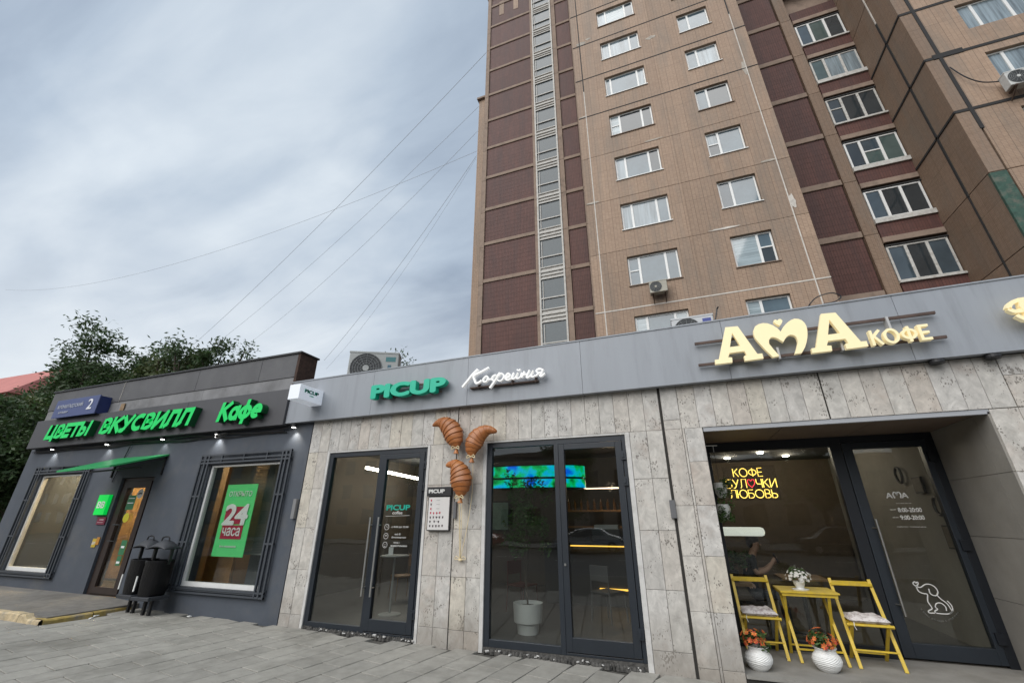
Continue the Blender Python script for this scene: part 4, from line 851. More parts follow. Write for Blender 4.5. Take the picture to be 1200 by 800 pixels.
def px2w(px, py, Y):
    """where the sight line through a point of the lettering meets the sign's own upright plane"""
    a = R(20.437); p_ = R(22.931); f = Vector((-math.sin(a) * math.cos(p_), math.cos(a) * math.cos(p_), math.sin(p_))); r_ = Vector((math.cos(a), math.sin(a), 0)); u = r_.cross(f)
    d = f + r_ * ((px - 600) / 493.14) + u * ((400 - py) / 493.14); t = Y / d.y; return (d.x * t, 1.6 + d.z * t)
K = lambda *l: [px2w(530 + a / 10, 420 + b / 10, 6.1) for a, b in l]
script = [[(118, 335), (180, 260), (240, 185), (300, 125)], [(430, 105), (350, 150), (270, 190), (250, 215), (262, 250), (280, 290), (320, 275), (345, 255)],
          [(385, 215), (362, 245), (375, 275), (405, 262), (420, 230), (405, 205), (385, 215)], [(405, 240), (440, 245), (470, 230)],
          [(510, 190), (475, 210), (468, 245), (490, 258), (515, 230), (535, 185)], [(560, 165), (520, 225), (480, 290), (440, 345)], [(530, 250), (565, 262), (598, 230), (600, 190), (570, 175), (545, 205)],
          [(622, 225), (660, 215), (675, 185), (650, 175), (625, 210), (628, 245), (660, 250), (690, 232)],
          [(722, 165), (700, 215), (712, 240), (745, 215), (770, 165)], [(770, 165), (750, 215), (765, 235), (800, 212), (815, 165)], [(760, 130), (780, 140), (800, 125)],
          [(845, 150), (815, 225)], [(825, 195), (875, 180)], [(905, 135), (870, 215), (890, 222), (915, 200), (950, 140)], [(950, 140), (925, 200), (945, 215), (975, 195)],
          [(1068, 125), (1030, 200), (1050, 205), (1085, 170)], [(1060, 130), (1020, 118), (985, 140), (1000, 165), (1045, 160)], [(1025, 165), (975, 205)]]
kk = [('letter', [0, 1]), ('letter', [2, 3]), ('letter', [4, 5, 6]), ('letter', [7]), ('letter', [8, 9, 10]), ('letter', [11, 12, 13]), ('letter', [14, 15, 16, 17])]
for nm, idx in kk:
    mb = MB()
    for i in idx: mb.stroke([tuple(p) for p in smooth_pts(K(*script[i]), 5)], (.030 if i < 2 or i == 5 else .021), 6.085, 6.14)
    mb.build(nm, M_wsign, kf)
MB().box(-3.05, -1.85, 6.15, YP, 3.63, 3.65).build('mounting_rail', M_rail, kf)
for a_, b_ in ((-2.9, 0), (-2.3, 0), (-1.9, 0)): MB().box(a_, a_ + .02, 6.14, YP, 3.62, 3.74).build('bracket', M_rail, kf)
am = thing('coffee_sign', (1.9, YP, 3.8), 'large cream cut out letters with a heart shaped middle letter on brown rails', 'sign')
A1 = [(.929, 4.077), (1.085, 4.068), (1.241, 3.636), (1.298, 3.636), (1.30, 3.566), (1.077, 3.559), (1.077, 3.627), (1.113, 3.635), (1.097, 3.697), (.914, 3.693), (.887, 3.633), (.933, 3.627), (.926, 3.558), (.713, 3.556), (.718, 3.62), (.767, 3.62)]
A1i = [(.998, 3.981), (1.062, 3.779), (.934, 3.778)]
Mo = [(1.572, 3.911), (1.545, 3.965), (1.50, 4.015), (1.45, 4.05), (1.395, 4.065), (1.337, 4.057), (1.29, 4.03), (1.262, 3.98), (1.252, 3.922), (1.26, 3.86), (1.278, 3.817), (1.343, 3.684), (1.409, 3.567), (1.485, 3.575), (1.44, 3.67), (1.404, 3.761), (1.414, 3.81), (1.435, 3.838), (1.458, 3.847), (1.49, 3.838), (1.52, 3.815), (1.571, 3.759), (1.597, 3.795), (1.62, 3.825), (1.647, 3.843), (1.672, 3.848), (1.696, 3.842), (1.72, 3.824), (1.731, 3.80), (1.733, 3.76), (1.729, 3.727), (1.699, 3.658), (1.662, 3.579), (1.739, 3.581), (1.79, 3.65), (1.822, 3.713), (1.848, 3.78), (1.861, 3.829), (1.872, 3.885), (1.875, 3.94), (1.865, 3.99), (1.845, 4.03), (1.81, 4.057), (1.77, 4.068), (1.73, 4.058), (1.689, 4.035), (1.65, 4.005), (1.61, 3.965)]
hrt = [(1.575, 3.995), (1.545, 4.025), (1.523, 4.056), (1.528, 4.083), (1.548, 4.092), (1.569, 4.075), (1.59, 4.092), (1.612, 4.089), (1.627, 4.062), (1.612, 4.03)]
flat_poly([A1, A1i], 6.05, 6.11, M_cream, 'letter', am); flat_poly([Mo], 6.05, 6.11, M_cream, 'letter', am); flat_poly([hrt], 6.05, 6.11, M_cream, 'heart', am)
sh_ = lambda c, k=1.17: [(1.852 + (x - .713) * 1.02, 3.565 + (z - 3.556) * 1.0) for x, z in c]
flat_poly([sh_(A1), sh_(A1i)], 6.05, 6.11, M_cream, 'letter', am)
stroke_word('КОФЕ', 2.50, 3.09, 3.575, 3.775, 6.05, 6.12, .030, M_cream, am, gap=.34)
rl = MB(); rl.bar((.51, 6.16, 3.925), (3.26, 6.16, 3.945), .03, .035); rl.bar((.51, 6.16, 3.60), (3.27, 6.16, 3.62), .03, .035); rl.build('mounting_rail', M_rail, am)
rl = MB()
for x, a, b in ((2.75, 3.79, 3.96), (1.49, 3.56, 3.72), (.9, 3.58, 3.95), (2.2, 3.58, 3.95)): MB().box(x, x + .025, 6.12, YP, a, b).build('bracket', mat('pale_bracket', (.45, .45, .45), .5), am)
fs = thing('ornament_sign', (4.1, YP, 3.8), 'cream rounded ornamental letter cut off at the picture edge', 'sign')
mb = MB(); mb.stroke([tuple(p) for p in smooth_pts([(3.86, 3.84), (3.9, 3.90), (3.98, 3.93), (4.1, 3.93), (4.2, 3.88), (4.2, 3.82), (4.1, 3.79), (3.98, 3.80), (3.9, 3.80), (3.86, 3.84)], 5)], .045, 6.05, 6.11)
mb.stroke([(4.0, 3.95), (3.98, 3.85), (4.0, 3.78), (3.97, 3.68)], .05, 6.045, 6.11); mb.stroke([(3.9, 3.75), (3.95, 3.69), (4.05, 3.67), (4.15, 3.72)], .04, 6.05, 6.11); mb.build('letter', M_cream, fs)
cw = MB(); cw.tube(smooth_pts([(2.02, YP + .03, ftop(2) + .02), (2.06, YP, 4.34), (2.16, YP + .02, 4.42), (2.32, YP, 4.44), (2.42, YP + .02, 4.38), (2.34, YP, 4.31), (2.2, YP + .01, 4.30)], 7), .008, 6); tag(cw.build('loose_cable', M_black), 'black cable loop lying on the fascia edge above the heart lettering', 'cable')

# projecting light box
lb = thing('lightbox_sign', (-6.39, 5.93, 3.64), 'small white projecting box sign at the left end of the grey fascia', 'sign')
M_lbox = mat('opal_acrylic', (.72, .74, .78), .35, emit=(.8, .88, 1), estr=.12)
MB().box(-6.53, -6.27, 5.645, 6.22, 3.64, 3.92).build('box', M_lbox, lb, bevel=.008)
v, f = text_raw('PICUP', .04); ax, bx = min(p[0] for p in v), max(p[0] for p in v)
mb = MB(); mb.v = [(-6.262 if p[2] > 0 else -6.27, 5.76 + (p[0] - ax) / (bx - ax) * .34, 3.79 + p[1] * .085) for p in v]; mb.f = f; mb.build('lettering', M_green, lb)
v, f = text_raw('coffee', .0); ax, bx = min(p[0] for p in v), max(p[0] for p in v)
mb = MB(); mb.v = [(-6.262 if p[2] > 0 else -6.27, 5.89 + (p[0] - ax) / (bx - ax) * .1, 3.74 + p[1] * .03) for p in v]; mb.f = f; mb.build('lettering', M_green, lb)

# menu board
mn = thing('menu_board', (-3.57, 6.3, 1.44), 'white drinks menu with a black header beside the entrance', 'menu board')
MB().box(-3.775, -3.375, 6.29, 6.335, 1.44, 1.945).build('frame', M_black, mn, bevel=.004); MB().box(-3.76, -3.39, 6.283, 6.289, 1.455, 1.93).build('sheet', mat('menu_sheet', (.62, .60, .58), .5, var=.04), mn)
MB().box(-3.80, -3.365, 6.27, 6.335, 1.948, 2.085).build('header', M_black, mn, bevel=.004)
letters('PICUP', -3.765, -3.475, 1.99, 2.05, 6.262, 6.272, M_wv, mn, off=.05, one=True, name='lettering')
random.seed(8); M_ink = mat('print_dark', (.06, .04, .045), .6); M_inkr = mat('print_red', (.45, .04, .07), .6)
cups = MB(); cupr = MB()
for r_, (n, xo) in enumerate(((1, 0), (1, 0), (1, 0), (4, 0), (5, 0), (3, 0), (5, 0))):
    for i in range(n):
        x = -3.715 + i * (.055 if n > 3 else .075); z = 1.885 - r_ * .062 + random.uniform(-.003, .003); mbk = cupr if (r_ < 3 and i == 0 and r_ != 1) or r_ == 3 else cups
        mbk.add([(x - .009, 6.28, z - .016), (x + .009, 6.28, z - .016), (x + .013, 6.28, z + .014), (x - .013, 6.28, z + .014)], [(0, 1, 2, 3)])
    cups.add([(-3.74 + .12, 6.28, 1.885 - r_ * .062), (-3.56, 6.28, 1.885 - r_ * .062), (-3.56, 6.28, 1.888 - r_ * .062), (-3.62, 6.28, 1.888 - r_ * .062)], [(0, 1, 2, 3)])
cups.build('print', M_ink, mn); cupr.build('print', M_inkr, mn)
jbx = MB(); jbx.box(-3.325, -3.28, 6.3, 6.35, 1.62, 1.86); tag(jbx.build('junction_box', mat('box_grey', (.12, .12, .125), .5)), 'narrow grey box on the stone between the menu and the croissants', 'junction box')
jb2 = MB(); jb2.box(-.13, -.06, 6.3, 6.35, 1.62, 1.84); tag(jb2.build('junction_box', MATS['box_grey']), 'small grey box on the dark joint right of the second door', 'junction box')
jb3 = MB(); jb3.box(-6.6, -6.53, 6.29, 6.35, 1.62, 1.95); tag(jb3.build('junction_box', mat('box_pale', (.2, .2, .205), .5)), 'grey box where the dark wall meets the stone', 'junction box')

# balloon croissants
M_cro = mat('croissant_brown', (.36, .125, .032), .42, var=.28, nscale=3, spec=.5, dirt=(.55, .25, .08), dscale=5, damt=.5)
_t = M_cro.node_tree; _g2 = _t.nodes.new('ShaderNodeNewGeometry'); _m2 = _t.nodes.new('ShaderNodeMapRange'); _t.links.new(_g2.outputs['Pointiness'], _m2.inputs[0]); _m2.inputs[1].default_value = .40; _m2.inputs[2].default_value = .50  # creases darker, crests lighter: shading of the rolls put into the colour
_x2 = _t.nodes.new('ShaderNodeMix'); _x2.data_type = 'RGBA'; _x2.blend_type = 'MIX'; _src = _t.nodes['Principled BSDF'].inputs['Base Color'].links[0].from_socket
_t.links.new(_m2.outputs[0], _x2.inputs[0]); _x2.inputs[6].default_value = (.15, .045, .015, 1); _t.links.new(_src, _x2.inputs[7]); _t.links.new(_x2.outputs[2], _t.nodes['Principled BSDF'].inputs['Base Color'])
M_rib = mat('ribbon_cream', (.75, .62, .38), .35)
def croissant(pts, rad, label, y=6.16):
    """fat lower body tapering to a hooked tip, wound in overlapping rolls"""
    path = smooth_pts([(p[0], p[1]) for p in pts], 24); k = len(path); c = thing('croissant_balloon', (path[k // 2][0], y, path[k // 2][1]), label, 'croissant decoration', 'croissant decorations on the stone wall')
    mb = MB(); P3 = []; RR = []
    rings = []
    for i, p in enumerate(path):
        t = i / (k - 1); j = t * (len(rad) - 1); a = int(min(j, len(rad) - 2)); r = 1.07 * (rad[a] * (1 - (j - a)) + rad[a + 1] * (j - a))
        w = (t * 10.5) % 1; r *= .885 + .14 * (w ** .5) ; rings.append((p, max(r, .008), t))
    n = 28; base = 0
    for i, (p, r, t) in enumerate(rings):
        a = rings[max(i - 1, 0)][0]; b = rings[min(i + 1, k - 1)][0]; tg = Vector((b.x - a.x, b.y - a.y)).normalized(); nn = Vector((-tg.y, tg.x))
        for q_ in range(n):
            w = 2 * math.pi * q_ / n; cr_, sr_ = math.cos(w), math.sin(w); lag = .02 * cr_ ** 2
            rr = r * (1 + .02 * noise.noise((cr_ * 2, sr_ * 2, t * 9)))
            mb.v.append((p.x + nn.x * rr * cr_ - tg.x * lag * 1.2 * sr_, y + min(rr * .72, .15) * sr_ + .0, p.y + nn.y * rr * cr_ - tg.y * lag * 1.2 * sr_))
    for i in range(k - 1):
        for q_ in range(n): mb.f.append((i * n + q_, i * n + (q_ + 1) % n, (i + 1) * n + (q_ + 1) % n, (i + 1) * n + q_))
    mb.f.append(tuple(range(n))); mb.f.append(tuple((k - 1) * n + q_ for q_ in reversed(range(n))))
    mb.build('body', M_cro, c, smooth=True)
    # knotted end and ribbon
    e = path[-1]; kn = MB(); kn.lathe((e.x, y, e.y - .02), [(.0, -.07), (.045, -.065), (.03, -.03), (.022, 0), (.0, .01)], 14); kn.build('knot', M_cro, c, smooth=True)
    rb = MB(); rb.tube([(e.x + .028 * math.cos(w), y + .028 * math.sin(w), e.y) for w in [i * .5 for i in range(14)]], .012, 6)
    for s_ in (-1, 1): rb.tube(smooth_pts([(e.x, y - .03, e.y), (e.x + s_ * .05, y - .05, e.y + .025), (e.x + s_ * .07, y - .04, e.y - .02), (e.x + s_ * .02, y - .035, e.y - .0)], 4), .007, 5)
    rb.build('ribbon_bow', M_rib, c); return c, e
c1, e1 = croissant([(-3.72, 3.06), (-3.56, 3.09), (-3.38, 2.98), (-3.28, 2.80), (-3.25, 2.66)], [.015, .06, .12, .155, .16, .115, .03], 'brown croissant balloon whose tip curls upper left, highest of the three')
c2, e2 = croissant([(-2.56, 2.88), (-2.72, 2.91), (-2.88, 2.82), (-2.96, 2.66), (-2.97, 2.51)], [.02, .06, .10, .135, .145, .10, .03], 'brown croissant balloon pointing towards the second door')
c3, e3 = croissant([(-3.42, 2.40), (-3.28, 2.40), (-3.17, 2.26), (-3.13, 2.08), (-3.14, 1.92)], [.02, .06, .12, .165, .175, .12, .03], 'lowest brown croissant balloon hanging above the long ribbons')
rb = MB()
rb.tube(smooth_pts([(e1.x, 6.2, e1.y), (-3.2, 6.28, 2.2), (-3.16, 6.27, 1.6), (-3.17, 6.3, 1.09)], 6), .005, 5); rb.tube(smooth_pts([(e2.x, 6.2, e2.y), (-3.0, 6.28, 2.0), (-3.06, 6.27, 1.5), (-3.165, 6.3, 1.08)], 6), .005, 5); rb.tube([(e3.x, 6.12, e3.y), (-3.15, 6.2, 1.5), (-3.17, 6.29, 1.07)], .008, 5)
rb.lathe((-3.17, 6.31, 1.03), [(.0, 0), (.028, .01), (.03, .03), (.0, .06)], 10)
for s_ in (-1, 1): rb.tube(smooth_pts([(-3.17, 6.3, 1.06), (-3.17 + s_ * .06, 6.29, 1.10), (-3.17 + s_ * .09, 6.3, 1.06), (-3.17, 6.3, 1.06)], 4), .005, 5)
tag(rb.build('ribbons', M_rib), 'cream ribbons hanging down the stone from the croissants to a small bow', 'ribbons')

# ================================================================== RECESSED COFFEE SHOP FRONT
ad = thing('coffee_shop_front', (1.95, YG, 0), 'black framed glazed shop front with a tall door set back in the stone opening', 'glazed door set')
y0, y1 = YG - .02, YG + .07
f = MB(); f.box(.435, .56, y0, y1, 0, 2.738); f.box(.56, 2.3, y0, y1, 2.6, 2.738); f.box(.56, 2.3, y0, y1, 0, .12); f.box(2.2, 2.34, y0 - .003, y1, .0, 2.738); f.box(2.34, 3.438, y0, y1, 2.645, 2.738); f.box(3.345, 3.438, y0, y1, 0, 2.645); f.build('frame', M_frame2, ad, bevel=.004)
MB().box(.56, 2.2, y0 + .04, y0 + .05, .12, 2.6).build('pane', M_glass2, ad)
f = MB(); f.box(2.345, 2.47, y0 - .01, y1 - .01, .03, 2.64); f.box(3.27, 3.34, y0 - .01, y1 - .01, .03, 2.64); f.box(2.47, 3.27, y0 - .01, y1 - .01, 2.55, 2.64); f.box(2.47, 3.27, y0 - .01, y1 - .01, .03, .19)
dl = f.build('door_leaf', M_frame, ad, bevel=.004); MB().box(2.47, 3.27, y0 + .03, y0 + .04, .19, 2.55).build('pane', M_glass2, dl)
h = MB(); h.tube([(2.47, YG - .09, .48), (2.47, YG - .09, 1.61)], .014, 12); h.tube([(2.47, YG - .09, .6), (2.42, YG - .02, .6)], .009, 8); h.tube([(2.47, YG - .09, 1.5), (2.42, YG - .02, 1.5)], .009, 8); h.build('handle', M_steel, ad, smooth=True)
for z in (.3, 1.3, 2.4): MB().box(3.3, 3.38, y0 - .04, y0 - .005, z - .06, z + .06).build('hinge', M_frame2, ad)
YV = y0 + .028
def vin(txt, x0, x1, z0, z1, off=0.0): letters(txt, x0, x1, z0, z1, YV - .003, YV + .001, M_wv, ad, off=off, one=True, name='lettering')
vin('А', 2.70, 2.775, 1.875, 1.945, .03); vin('А', 2.875, 2.95, 1.875, 1.945, .03)
mb = MB(); mb.stroke([tuple(p) for p in smooth_pts([(2.795, 1.875), (2.785, 1.92), (2.80, 1.95), (2.82, 1.945), (2.828, 1.915), (2.836, 1.945), (2.858, 1.95), (2.872, 1.92), (2.86, 1.875)], 4)], .014, YV - .003, YV + .001); mb.build('lettering', M_wv, ad)
vin('КОФЕЙНЯ', 2.79, 2.955, 1.802, 1.816); vin('пн-пт', 2.70, 2.765, 1.718, 1.735); vin('8:00-20:00', 2.785, 3.045, 1.695, 1.752, .02); vin('сб-вс', 2.70, 2.765, 1.622, 1.64); vin('9:00-20:00', 2.785, 3.045, 1.60, 1.656, .02)
vin('ЖДЁМ ВАС   КАЖДЫЙ ДЕНЬ', 2.715, 3.03, 1.506, 1.52)
# dog emblem, one flowing line
Dg = lambda *l: [tuple(p) for p in smooth_pts([px2w(1020 + a / 4.445, 560 + b / 4.444, YG) for a, b in l], 5)]
mb = MB()
for ln in ([(222, 545), (232, 538), (238, 545), (246, 540), (250, 550), (240, 560), (228, 555), (222, 545)], [(240, 562), (262, 568), (285, 553), (310, 552), (335, 565), (352, 588), (348, 608), (330, 610), (312, 598), (305, 575)],
           [(240, 562), (252, 588), (278, 600), (298, 605), (300, 640), (318, 668), (322, 680), (305, 690), (308, 700), (338, 702)], [(350, 610), (370, 630), (400, 652), (420, 680), (428, 695), (415, 705)], [(340, 700), (338, 690), (352, 682), (340, 670), (345, 652), (368, 650), (392, 668), (398, 690)],
           [(345, 702), (380, 706), (412, 705), (430, 690), (425, 665), (412, 648), (400, 638)]):
    mb.stroke(Dg(*ln), .011, YV - .003, YV + .001)
mb.build('emblem', M_wv, ad)
arc = [px2w(1020 + a / 4.445, 560 + b / 4.444, YG) for a, b in smooth_pts([(262, 680), (290, 712), (330, 738), (380, 748), (430, 735), (468, 700)], 12)]
txt = 'и ваших любимцев с хвостиками'; mb = MB(); L_ = [0]
for a, b in zip(arc, arc[1:]): L_.append(L_[-1] + math.dist(a, b))
for i, chh in enumerate(txt):
    if chh == ' ': continue
    s_ = L_[-1] * (i + .5) / len(txt); j = max(k for k in range(len(L_)) if L_[k] <= s_); a, b = arc[min(j, len(arc) - 2)], arc[min(j, len(arc) - 2) + 1]; an = math.atan2(b[1] - a[1], b[0] - a[0])
    v, f = text_raw(chh, .01); cx_ = (min(p[0] for p in v) + max(p[0] for p in v)) / 2
    n0 = len(mb.v); mb.add([(a[0] + ((p[0] - cx_) * math.cos(an) - p[1] * math.sin(an)) * .028, YV - .003 if p[2] > 0 else YV + .001, a[1] + ((p[0] - cx_) * math.sin(an) + p[1] * math.cos(an)) * .028) for p in v], f)
mb.build('lettering', M_wv, ad)

# neon
M_neon = mat('neon_yellow', (.8, .6, .2), .4, emit=(1, .66, .12), estr=1.5); M_neonr = mat('neon_red', (.6, .05, .05), .4, emit=(1, .06, .09), estr=1.0)
nn_ = thing('neon_sign', (1.1, 7.9, 2.1), 'yellow neon tube lettering with a small red heart glowing behind the window', 'neon sign')
for txt, x0, x1, z0, z1 in (('КОФЕ', .872, 1.29, 2.235, 2.36), ('БУЛ♥ЧКИ', .745, 1.45, 2.065, 2.195), ('ЛЮБОВЬ', .775, 1.43, 1.915, 2.035)):
    tw = sum(G_[c][0] for c in txt) + .16 * (len(txt) - 1); sc2 = (x1 - x0) / tw; x = x0
    for c in txt:
        mb = MB()
        for st in G_[c][1]: mb.tube([(x + p[0] * sc2, 7.9, z0 + p[1] * (z1 - z0)) for p in st], .0055, 6)
        mb.build('neon_heart' if c == '♥' else 'letter', M_neonr if c == '♥' else M_neon, nn_); x += (G_[c][0] + .16) * sc2
MB().box(.72, 1.48, 7.925, 7.93, 1.88, 2.4).build('backing_sheet', glass('acrylic', (.9, .9, .9), .2), nn_)
M_spot = mat('spot_glow', (1, 1, 1), .5, emit=(1, .92, .78), estr=14)
for i, (x, y, w) in enumerate([(1.18, 9.91, 'nearer'), (1.19, 11.38, 'farther'), (1.78, 10.64, 'middle'), (2.40, 11.38, 'farther'), (2.36, 9.87, 'nearer')]):
    mb = MB(); mb.lathe((x, y, 2.925), [(0, 0), (.06, 0), (.07, .02)], 16); dl_ = mb.build('downlight', M_spot); lamp_light(dl_, (x, y, 2.86), 3.6); tag(dl_, ['round glowing ceiling lamp right above the neon word, nearer the glass', 'faint ceiling lamp deepest in the room above the neon', 'ceiling lamp in the middle of the group of five', 'deep ceiling lamp on the side of the door', 'glowing ceiling lamp nearest the black door post'][i], 'ceiling lamp', 'ceiling lamps inside the coffee shop')
# pendant bar lamp, shelves, pictures
tag(MB().box(.5, 1.2, 8.2, 8.45, 1.36, 1.49).build('hanging_lamp', mat('paper_shade', (.55, .55, .5), .7, emit=(.9, .93, .85), estr=.35), None, bevel=.05), 'long pale glowing lampshade behind the hanging planters', 'lamp')
for i, (x, y, z, w, hh, lb_) in enumerate([(3.42, 8.33, 1.97, .27, .23, 'upper small framed picture on the wall behind the coffee shop door'), (3.42, 8.0, 1.23, .21, .30, 'lower framed picture on the wall behind the coffee shop door')]):
    p = thing('framed_picture', (x, y, z), lb_, 'picture', 'pictures behind the coffee shop door'); MB().box(x, x + .03, y, y + w, z, z + hh).build('frame', M_black, p); MB().box(x - .003, x, y + .02, y + w - .02, z + .02, z + hh - .02).build('print', mat('picture_print', (.13, .11, .085), .6, var=.3), p)
for i, (y, z) in enumerate(((8.96, 2.27), (8.1, 1.78))):
    mb = MB(); mb.tube([(3.42, y + .10 * math.cos(w * math.pi / 12), z + .12 * math.sin(w * math.pi / 12)) for w in range(25)], .02, 8, cap=False); tag(mb.build('wreath', M_black, None, smooth=True), ['upper dark ring wreath', 'lower dark ring wreath'][i] + ' on the wall behind the coffee shop door', 'wreath', 'dark wreaths')
# hanging planters at the window
M_plw = mat('planter_white', (.62, .62, .58), .5, var=.06)
for i, (x, z) in enumerate(((.60, 2.02), (.59, 1.72))):
    t = thing('hanging_planter', (x, 7.32, z), ['upper', 'lower'][i] + ' white egg shaped planter with trailing leaves hanging at the window edge', 'hanging planter', 'white hanging planters')
    MB().lathe((x, 7.32, z - .13), [(.0, 0), (.045, .01), (.08, .07), (.095, .15), (.085, .22), (.075, .22), (.08, .15), (.0, .1)], 24).build('pot', M_plw, t, smooth=True)
    lf = MB(); [leaves(lf, (x + random.uniform(-.10, .13), 7.29 + random.uniform(-.08, .05), z + random.uniform(-.10, .16)), (.05, .05, .07), 34, .026, 50 + k + i * 20) for k in range(12)]; lf.build('foliage', M_leaf, t)
    MB().tube([(x, 7.32, z + .08), (x, 7.32, 2.64 if i == 0 else z + .3)], .003, 5).build('cord', M_black, t)
hk = MB(); hk.tube([(.435, 7.3, 2.66), (.66, 7.3, 2.655)], .008, 6); hk.tube([(.6, 7.3, 2.65), (.6, 7.32, 2.56)], .005, 6); tag(hk.build('hanging_bracket', M_steel), 'thin metal bracket arm holding the white planters', 'bracket')

# ---- yellow folding furniture
M_cush = mat('patterned_cushion', (.62, .58, .56), .9, var=.12, nscale=18, dirt=(.16, .08, .09), dscale=24, damt=.9)
def folding_chair(x, yf, rz, label):
    t = thing('folding_chair', (0, 0, 0), label, 'folding chair', 'yellow folding chairs in the recess'); w = .43
    for s_ in (-1, 1):
        X = s_ * w / 2
        MB().bar((X, 0, 0), (X, .43, .885), .022, .036, up=(1, 0, 0)).build('post', M_yel, t, bevel=.003)
        Xi = s_ * (w / 2 - .035); MB().bar((Xi, .48, 0), (Xi, .03, .46), .022, .034, up=(1, 0, 0)).build('leg', M_yel, t, bevel=.003)
        b = MB(); b.tube([(s_ * (w / 2 + .018), .045, .43), (s_ * (w / 2 - .03), .045, .43)], .02, 12); b.build('pivot', M_yel, t, smooth=True)
    MB().bar((-w / 2 - .01, .40, .835), (w / 2 + .01, .40, .835), .09, .016, up=(0, -.43, .9)).build('backrest', M_yel, t, bevel=.004)
    MB().bar((-w / 2, .085, .17), (w / 2, .085, .17), .04, .014, up=(0, 0, 1)).build('stretcher', M_yel, t, bevel=.003)
    MB().bar((-w / 2 + .03, .40, .085), (w / 2 - .03, .40, .085), .035, .014, up=(0, 0, 1)).build('stretcher', M_yel, t, bevel=.003)
    for i in range(6): MB().box(-w / 2 + .012, w / 2 - .012, .01 + i * .064, .065 + i * .064, .438, .452).build('seat_slat', M_yel, t)
    MB().tube([(-w / 2, .02, .435), (w / 2, .02, .435)], .012, 10).build('rail', M_yel, t)
    # tufted cushion
    c = MB(); n = 14
    def hgt(u, v): e_ = max(0, 1 - max(abs(u), abs(v)) ** 4); return .04 * e_ ** .5 * (1 + .4 * math.sin(u * 7.5) * math.sin(v * 7.5) + .25 * noise.noise((u * 3, v * 3, x)))
    for sgn in (1, -1):
        b0 = len(c.v)
        for i in range(n + 1):
            for j in range(n + 1):
                u = -1 + 2 * i / n; v_ = -1 + 2 * j / n; c.v.append((u * .205, .195 + v_ * .2, .485 + sgn * hgt(u, v_)))
        for i in range(n):
            for j in range(n):
                q_ = (b0 + i * (n + 1) + j, b0 + (i + 1) * (n + 1) + j, b0 + (i + 1) * (n + 1) + j + 1, b0 + i * (n + 1) + j + 1); c.f.append(q_ if sgn > 0 else q_[::-1])
    cu = c.build('cushion', M_cush, t, smooth=True)
    ty = MB(); ty.tube([(-w / 2 + .05, .0, .47), (-w / 2 + .04, -.015, .43), (-w / 2 + .055, -.012, .39)], .004, 5); ty.tube([(w / 2 - .05, .4, .47), (w / 2 - .02, .42, .44)], .004, 5); ty.build('tie', M_white, t)
    t.location = (x, yf, 0); t.rotation_euler[2] = rz; return t
folding_chair(.78, 7.07, R(2), 'yellow folding chair with patterned cushion beside the stone pillar')
folding_chair(1.935, 7.04, R(-1), 'yellow folding chair with patterned cushion in front of the black door post')
tt = thing('folding_table', (1.37, 7.3, 0), 'small yellow folding table standing between the two yellow chairs', 'table')
for i in range(5): MB().box(1.055, 1.70, 7.04 + i * .108, 7.04 + i * .108 + .105, .742, .76).build('table_slat', M_yel, tt)
for s_ in (1.13, 1.615):
    MB().bar((s_, 7.05, 0), (s_ - .02, 7.48, .74), .02, .034, up=(1, 0, 0)).build('leg', M_yel, tt, bevel=.003); MB().bar((s_ - .03 if s_ < 1.3 else s_ - .03, 7.5, 0), (s_ - .03, 7.08, .74), .02, .034, up=(1, 0, 0)).build('leg', M_yel, tt, bevel=.003)
MB().bar((1.13, 7.12, .13), (1.6, 7.12, .13), .035, .014).build('stretcher', M_yel, tt); MB().bar((1.1, 7.44, .11), (1.6, 7.44, .11), .035, .014).build('stretcher', M_yel, tt)
fr = MB(); fr.box(1.07, 1.09, 7.07, 7.55, .71, .742); fr.box(1.66, 1.68, 7.07, 7.55, .71, .742); fr.box(1.07, 1.68, 7.06, 7.08, .705, .742); fr.build('apron', M_yel, tt)

# flowers
def flowers(mb, c, r, n, size, seed, petals=6):
    rnd = random.Random(seed)
    for i in range(n):
        d = Vector((rnd.gauss(0, 1), rnd.gauss(-.5, .8), abs(rnd.gauss(.5, .7)))).normalized(); p = Vector(c) + Vector((d.x * r[0], d.y * r[1], d.z * r[2])) * rnd.uniform(.7, 1.12); u = d.cross(Vector((.3, .9, .2))).normalized(); v_ = d.cross(u); s_ = size * rnd.uniform(.75, 1.2)
        for k in range(petals):
            w = 2 * math.pi * k / petals; w2 = w + 2 * math.pi / petals * .48; w1 = w - 2 * math.pi / petals * .48
            mb.add([p, p + (u * math.cos(w1) + v_ * math.sin(w1)) * s_ * .6 + d * s_ * .2, p + (u * math.cos(w) + v_ * math.sin(w)) * s_ + d * s_ * .15, p + (u * math.cos(w2) + v_ * math.sin(w2)) * s_ * .6 + d * s_ * .2], [(0, 1, 2, 3)])
